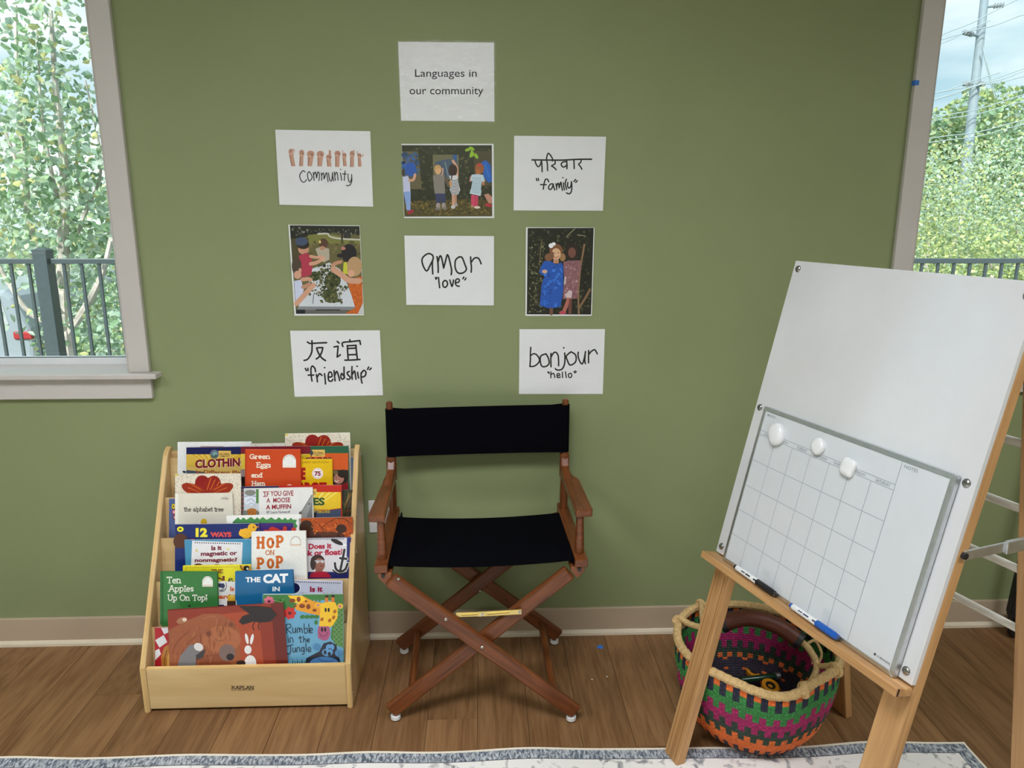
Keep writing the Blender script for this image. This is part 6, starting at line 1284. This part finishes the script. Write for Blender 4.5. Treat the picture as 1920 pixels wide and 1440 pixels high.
for side, nm in ((1, 'outer_weave'), (-1, 'inner_weave')):
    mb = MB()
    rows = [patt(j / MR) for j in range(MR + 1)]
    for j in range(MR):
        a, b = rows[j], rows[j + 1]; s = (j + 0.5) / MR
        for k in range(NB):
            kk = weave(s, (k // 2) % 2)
            if side < 0 and s < 0.47: kk = 'o' if (k // 2) % 4 == 0 and j % 4 == 0 else 'd'  # lower inside mostly dark straw: the basket's interior shade put into the colour
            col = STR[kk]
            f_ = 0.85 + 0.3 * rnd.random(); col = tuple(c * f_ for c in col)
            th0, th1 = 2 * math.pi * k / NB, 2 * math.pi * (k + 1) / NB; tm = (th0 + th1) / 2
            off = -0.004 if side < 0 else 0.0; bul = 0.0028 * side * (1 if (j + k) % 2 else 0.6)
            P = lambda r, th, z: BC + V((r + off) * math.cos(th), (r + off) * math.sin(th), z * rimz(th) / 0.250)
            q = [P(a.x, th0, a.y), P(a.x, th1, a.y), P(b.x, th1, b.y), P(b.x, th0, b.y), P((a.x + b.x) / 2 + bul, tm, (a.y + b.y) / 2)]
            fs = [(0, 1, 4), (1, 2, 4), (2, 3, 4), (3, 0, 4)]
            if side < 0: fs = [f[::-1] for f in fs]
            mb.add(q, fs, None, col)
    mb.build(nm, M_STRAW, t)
MB().lathe([(0.0001, 0.0), (0.086, 0.0), (0.086, 0.005), (0.0001, 0.005)], BC, n=40).build('base', m_plain('dark_straw_base', C3(60, 36, 30, .5), rough=.7), t)
M_RIM = m_wood('golden_straw_wrap', C3(158, 128, 84, .66), C3(196, 166, 116, .66), rough=0.5, fine=500, stretch=1.2, spec=0.3, dark=C3(140, 106, 62, .62))
def wrapped(path, r, closed=False):
    """straw-wrapped cord: a tube with fine ridges"""
    P = []; path = [Vector(p) for p in path]; n = len(path)
    for i in range(n if closed else n - 1):
        a, b = path[i], path[(i + 1) % n]; m = max(1, int((b - a).length / 0.0022))
        for k in range(m): P.append(a.lerp(b, k / m))
    if not closed: P.append(path[-1])
    return MB().tube(P, [r * (1.0 if i % 2 else 0.93) * (1 + 0.05 * math.sin(i * .7)) for i in range(len(P))], 8, closed=closed)
rim = [BC + V(0.219 * math.cos(a), 0.219 * math.sin(a), rimz(a)) for a in [2 * math.pi * k / 72 for k in range(72)]]
wrapped(rim, 0.0125, True).build('rim', M_RIM, t, smooth=True)
def rp(deg, dz=0.0): a = math.radians(deg); return BC + V(0.219 * math.cos(a), 0.219 * math.sin(a), rimz(a) + dz)
g0 = on_y(1353, 1170, -0.50); g1 = on_y(1400, 1158, -0.51); g2 = on_y(1455, 1172, -0.53); g3 = on_y(1500, 1202, -0.56)
hp = catmull([g0, g1, g2, g3], 8)
gr = MB().tube(hp, [0.016] + [0.0235] * (len(hp) - 2) + [0.017], 14).build('leather_grip', m_plain('brown_leather', C3(84, 42, 28, .66), rough=0.45, spec=0.4, var=0.15, scale=60, bump=.3, bscale=300), t, smooth=True)
for p, q in ((hp[0], hp[2]), (hp[-1], hp[-3])): MB().tube([p + (p - q) * .25, p, q], [.021, .0255, .0250], 14).build('grip_cuff', m_plain('black_leather', (.015, .014, .016), rough=.5), gr, smooth=True)
L0, L1 = rp(-78, 0.004), rp(-46, 0.004); K0, K1 = rp(118, 0.004), rp(152, 0.004)
k_ = g3 + V(0.030, -0.05, -0.045)
wrapped(catmull([g3, g3 + V(0.018, -0.02, -0.012), k_, L0.lerp(k_, 0.35) + V(.004, -.006, 0), L0 + V(0, 0, .012), L0 + V(-.004, -.014, -.006)], 6), 0.0095).build('handle_strap', M_RIM, t, smooth=True)
wrapped(catmull([k_, k_.lerp(L1, .5) + V(0, 0, .004), L1 + V(0, 0, .010), L1 + V(.012, -.008, -.006)], 6), 0.0085).build('handle_strap', M_RIM, t, smooth=True)
k2 = g0 + V(-0.045, 0.02, -0.022)
wrapped(catmull([g0, k2, K1.lerp(k2, .4), K1 + V(0, 0, .012), K1 + V(-.014, .004, -.004)], 6), 0.0095).build('handle_strap', M_RIM, t, smooth=True)
wrapped(catmull([k2, k2.lerp(K0, .5), K0 + V(0, 0, .010), K0 + V(-.006, .012, -.004)], 6), 0.0085).build('handle_strap', M_RIM, t, smooth=True)
for c in (L0, L1, K1, K0):
    d = V(c.x - BC.x, c.y - BC.y, 0).normalized(); tg = V(-d.y, d.x, 0)
    ring = [c + d * (0.0165 * math.cos(a)) + V(0, 0, 0.0165 * math.sin(a) - .002) for a in [2 * math.pi * k / 20 for k in range(20)]]
    wrapped(ring, 0.0062, True).build('knot', M_RIM, t, smooth=True)
lp = g3 + V(0.02, 0.0, -0.01)
wrapped(catmull([lp, lp + V(.028, .012, .002), lp + V(.044, .0, -.03), lp + V(.030, -.012, -.052), lp + V(.012, -.018, -.046)], 8), 0.0042).build('straw_loop', M_RIM, t, smooth=True)
# ---- things inside the basket
p0 = on_z(1388, 1275, 0.078); p1 = on_z(1461, 1267, 0.072); p1 = p0 + (p1 - p0)
tt = thing('green_torch', 'dark green tube with a silver tip lying in the basket', 'torch', (p0 + p1) / 2 - V(0, 0, .01))
d = (p1 - p0).normalized(); Lk = (p1 - p0).length
MB().lathe([(0.0001, 0), (0.008, 0), (0.009, .004), (0.009, Lk - .014)], p0, d, 16).build('body', m_plain('dark_green_enamel', (.012, .05, .02), rough=.2, spec=.6), tt, smooth=True)
MB().lathe([(0.009, Lk - .014), (0.0105, Lk - .013), (0.0105, Lk), (0.0001, Lk)], p0, d, 16).build('tip', M_ALU, tt, smooth=True)
for lb, px, py, R_, z in (('yellow tape roll with dark core in the basket under the front rim', 1443, 1290, 0.026, 0.058), ('yellow tape roll lying behind the green tube in the basket', 1412, 1262, 0.024, 0.050)):
    c = on_z(px, py, z); tt = thing('tape_roll', lb, 'tape roll', c, 'tape rolls in the basket')
    MB().lathe([(R_ * .58, 0), (R_, 0), (R_, .012), (R_ * .58, .012), (R_ * .58, 0)], c, (0.1, -.25, 1), 28).build('tape', m_plain('mustard_tape', C3(168, 110, 20, .45), rough=.35), tt, smooth=True)
    MB().lathe([(R_ * .30, .001), (R_ * .58, .001), (R_ * .58, .011), (R_ * .30, .011), (R_ * .30, .001)], c, (0.1, -.25, 1), 24).build('core', M_BLACKP, tt, smooth=True)
    MB().lathe([(0.0001, .004), (R_ * .26, .004), (R_ * .26, .009), (0.0001, .009)], c, (0.1, -.25, 1), 18).build('hub', m_plain('mustard_tape', C3(168, 110, 20, .45)), tt, smooth=True)

# ================================================================ rug
def m_rug(name, c_bg, c_fg, sx, sy, thr, soft=0.06):
    m, nt, p = _principled(name); tc = nt.nodes.new('ShaderNodeTexCoord'); mp = nt.nodes.new('ShaderNodeMapping'); mp.inputs['Scale'].default_value = (sx, sy, 1)
    nz = nt.nodes.new('ShaderNodeTexNoise'); nz.inputs['Scale'].default_value = 1.0; nz.inputs['Detail'].default_value = 5; nz.inputs['Distortion'].default_value = 0.8
    rp_ = nt.nodes.new('ShaderNodeValToRGB'); rp_.color_ramp.elements[0].position = thr - soft; rp_.color_ramp.elements[1].position = thr + soft
    rp_.color_ramp.elements[0].color = tuple(c_bg) + (1,); rp_.color_ramp.elements[1].color = tuple(c_fg) + (1,)
    nt.links.new(tc.outputs['Object'], mp.inputs['Vector']); nt.links.new(mp.outputs['Vector'], nz.inputs['Vector']); nt.links.new(nz.outputs['Fac'], rp_.inputs['Fac']); nt.links.new(rp_.outputs['Color'], p.inputs['Base Color'])
    b = nt.nodes.new('ShaderNodeBump'); b.inputs['Strength'].default_value = .5; b.inputs['Distance'].default_value = .002; n2 = nt.nodes.new('ShaderNodeTexNoise'); n2.inputs['Scale'].default_value = 420
    nt.links.new(tc.outputs['Object'], n2.inputs['Vector']); nt.links.new(n2.outputs['Fac'], b.inputs['Height']); nt.links.new(b.outputs['Normal'], p.inputs['Normal'])
    p.inputs['Roughness'].default_value = .9; _setspec(p, .1); return m
RX0, RX1, RY1 = -2.7, 1.345, -3.3
def redge(x):
    """far edge of the rug: distance, and how much the edge lifts"""
    e = -0.576 - 0.0145 * (x + 1.32)
    w = 0.5 + 0.5 * math.sin(x * 9.3 + 1.0) * math.sin(x * 4.1 + 0.4)
    return e + 0.004 * math.sin(x * 6.1), 0.012 * w ** 2
rg = thing('area_rug', 'cream and grey patterned rug with a blue grey border across the foreground', 'rug', ((RX0 + RX1) / 2, -1.9, 0))
def rug_part(name, d0, d1, inset, mat, top):
    mb = MB(); vs = []; fs = []; xs_ = [RX0 + inset + (RX1 - RX0 - 2 * inset) * i / 150 for i in range(151)]; ds = [d0 + (d1 - d0) * j / 4 for j in range(5)] if d1 < 0.2 else [d0, d0 + .03, d0 + .08, d0 + .15, d0 + .3, d1]
    for d in ds:
        for x in xs_:
            e, l = redge(x); fade = max(0.0, 1 - d / 0.20) ; vs.append(V(x, e - d, top + l * fade))
    k = len(xs_); nd = len(ds)
    for j in range(nd - 1):
        for i in range(k - 1): a = j * k + i; fs.append((a + k, a + k + 1, a + 1, a))
    b = len(vs); vs += [V(v.x, v.y, max(0.0006, v.z - top + 0.0006)) for v in vs]
    for i in range(k - 1): fs.append((i, i + 1, b + i + 1, b + i)); q = (nd - 1) * k + i; fs.append((q + 1, q, b + q, b + q + 1))
    for j in range(nd - 1): q = j * k; fs.append((q, q + k, b + q + k, b + q)) if False else fs.append((q + k, q, b + q, b + q + k)); q = j * k + k - 1; fs.append((q, q + k, b + q + k, b + q))
    mb.add(vs, fs); return mb.build(name, mat, rg, smooth=True)
M_BIND = m_plain('cream_binding', C3(205, 196, 178, .62), rough=.9, var=.1, scale=300, bump=.5, bscale=500)
M_BORD = m_rug('blue_grey_border', C3(76, 84, 94, .62), C3(172, 174, 176, .62), 150, 60, 0.52, .12)
M_FIELD = m_rug('cream_grey_field', C3(206, 202, 196, .62), C3(120, 120, 122, .62), 26, 26, 0.60, .07)
MD = 2.6
rug_part('binding', 0.0, 0.007, 0.0, M_BIND, 0.0080)
rug_part('border', 0.007, 0.040, 0.007, M_BORD, 0.0075)
rug_part('dark_line', 0.040, 0.0425, 0.040, m_plain('dark_rug_line', C3(60, 62, 66, .62), rough=.9), 0.0075)
rug_part('field', 0.0425, MD, 0.0425, M_FIELD, 0.0075)
ye = redge(RX1)[0]
for nm, x0, x1, m_ in (('binding', RX1 - .007, RX1, M_BIND), ('border', RX1 - .040, RX1 - .007, M_BORD), ('dark_line', RX1 - .0425, RX1 - .040, m_plain('dark_rug_line', (.1, .1, .1)))):
    MB().mm((x0, ye - MD, 0.0006), (x1, ye - (RX1 - x1) - .004, 0.0079)).build(nm, m_, rg)

# ================================================================ small things
p = on_z(1125, 1213, 0)
mb = MB().prism([p + V(*q, 0.0001) for q in ((-0.011, -0.009), (0.008, -0.012), (0.012, 0.004), (0.004, 0.012), (-0.008, 0.008))], (0, 0, 1), 0.0006)
solo(mb, 'tape_scrap', m_plain('blue_painter_tape', C3(40, 92, 160, .5), rough=.7), 'scrap of blue tape stuck to the floor right of the chair', 'tape scrap', base=p)
p = on_y(1713, 153, -0.019)
mb = MB().mm((1.3135, -0.0195, p.z - 0.010), (1.3260, -0.0180, p.z + 0.004)); mb.mm((1.3115, -0.0190, p.z - 0.010), (1.3137, -0.004, p.z + 0.004))
solo(mb, 'tape_scrap', m_plain('blue_painter_tape', (.05, .15, .4)), 'bit of dark blue tape on the casing of the right window', 'tape scrap', base=(1.3135, -0.0185, p.z - .01))
for i, (px, py, lb) in enumerate(((992, 1193, 'white paper crumb on the floor by the baseboard behind the chair'), (1110, 1274, 'pale crumb on the floor right of the chair leg'), (1138, 1269, 'pale crumb on the floor between chair and basket'), (1710, 1332, 'pale crumb on the floor beside the near easel leg'))):
    p = on_z(px, py, 0); solo(MB().lathe([(0.0001, 0), (0.0028, 0.0002), (0.0022, .0018), (0.0001, .0024)], p, n=6), 'paper_crumb', m_plain('crumb', (.7, .68, .62), rough=.9), lb, 'crumb', 'crumbs on the floor', base=p)
# rolling stand at the right edge, mostly hidden by the easel
c = on_z(1897, 1190, 0); c = V(c.x, c.y, 0)
t = thing('rolling_stand', 'black rolling stand with a caster behind the easel at the right edge', 'stand', c)
MB().bar(c + V(-.012, 0, .085), c + V(.035, 0, .95), 0.030, 0.030, (0, 1, 0)).build('upright', M_BLACKP, t, bevel=.004)
MB().mm((c.x - .02, c.y - .03, .070), (c.x + .62, c.y + .02, .100)).build('base_bar', M_BLACKP, t, bevel=.006)
for dx in (0.0, 0.58):
    w = MB().lathe([(0.006, -0.011), (.028, -0.011), (.032, -.007), (.032, .007), (.028, .011), (.006, .011)], c + V(dx, -.012, .032), (0.35, -1, 0), 22).build('caster', M_BLACKP, t, smooth=True)
    MB().lathe([(0.0001, -.013), (.018, -.0125), (.018, .0125), (.0001, .013)], c + V(dx, -.012, .032), (0.35, -1, 0), 20).build('hub', m_plain('grey_hub', (.5, .5, .5), rough=.4), w, smooth=True)
    MB().mm((c.x + dx - .02, c.y - .038, .050), (c.x + dx + .012, c.y + .012, .085)).build('caster_fork', M_BLACKP, w, bevel=.006)
MB().lathe([(.0001, 0), (.014, 0), (.016, .012), (.0001, .016)], c + V(-.012, -.02, .082), (-1, -.4, 0), 14).build('knob', M_BLACKP, t, smooth=True)
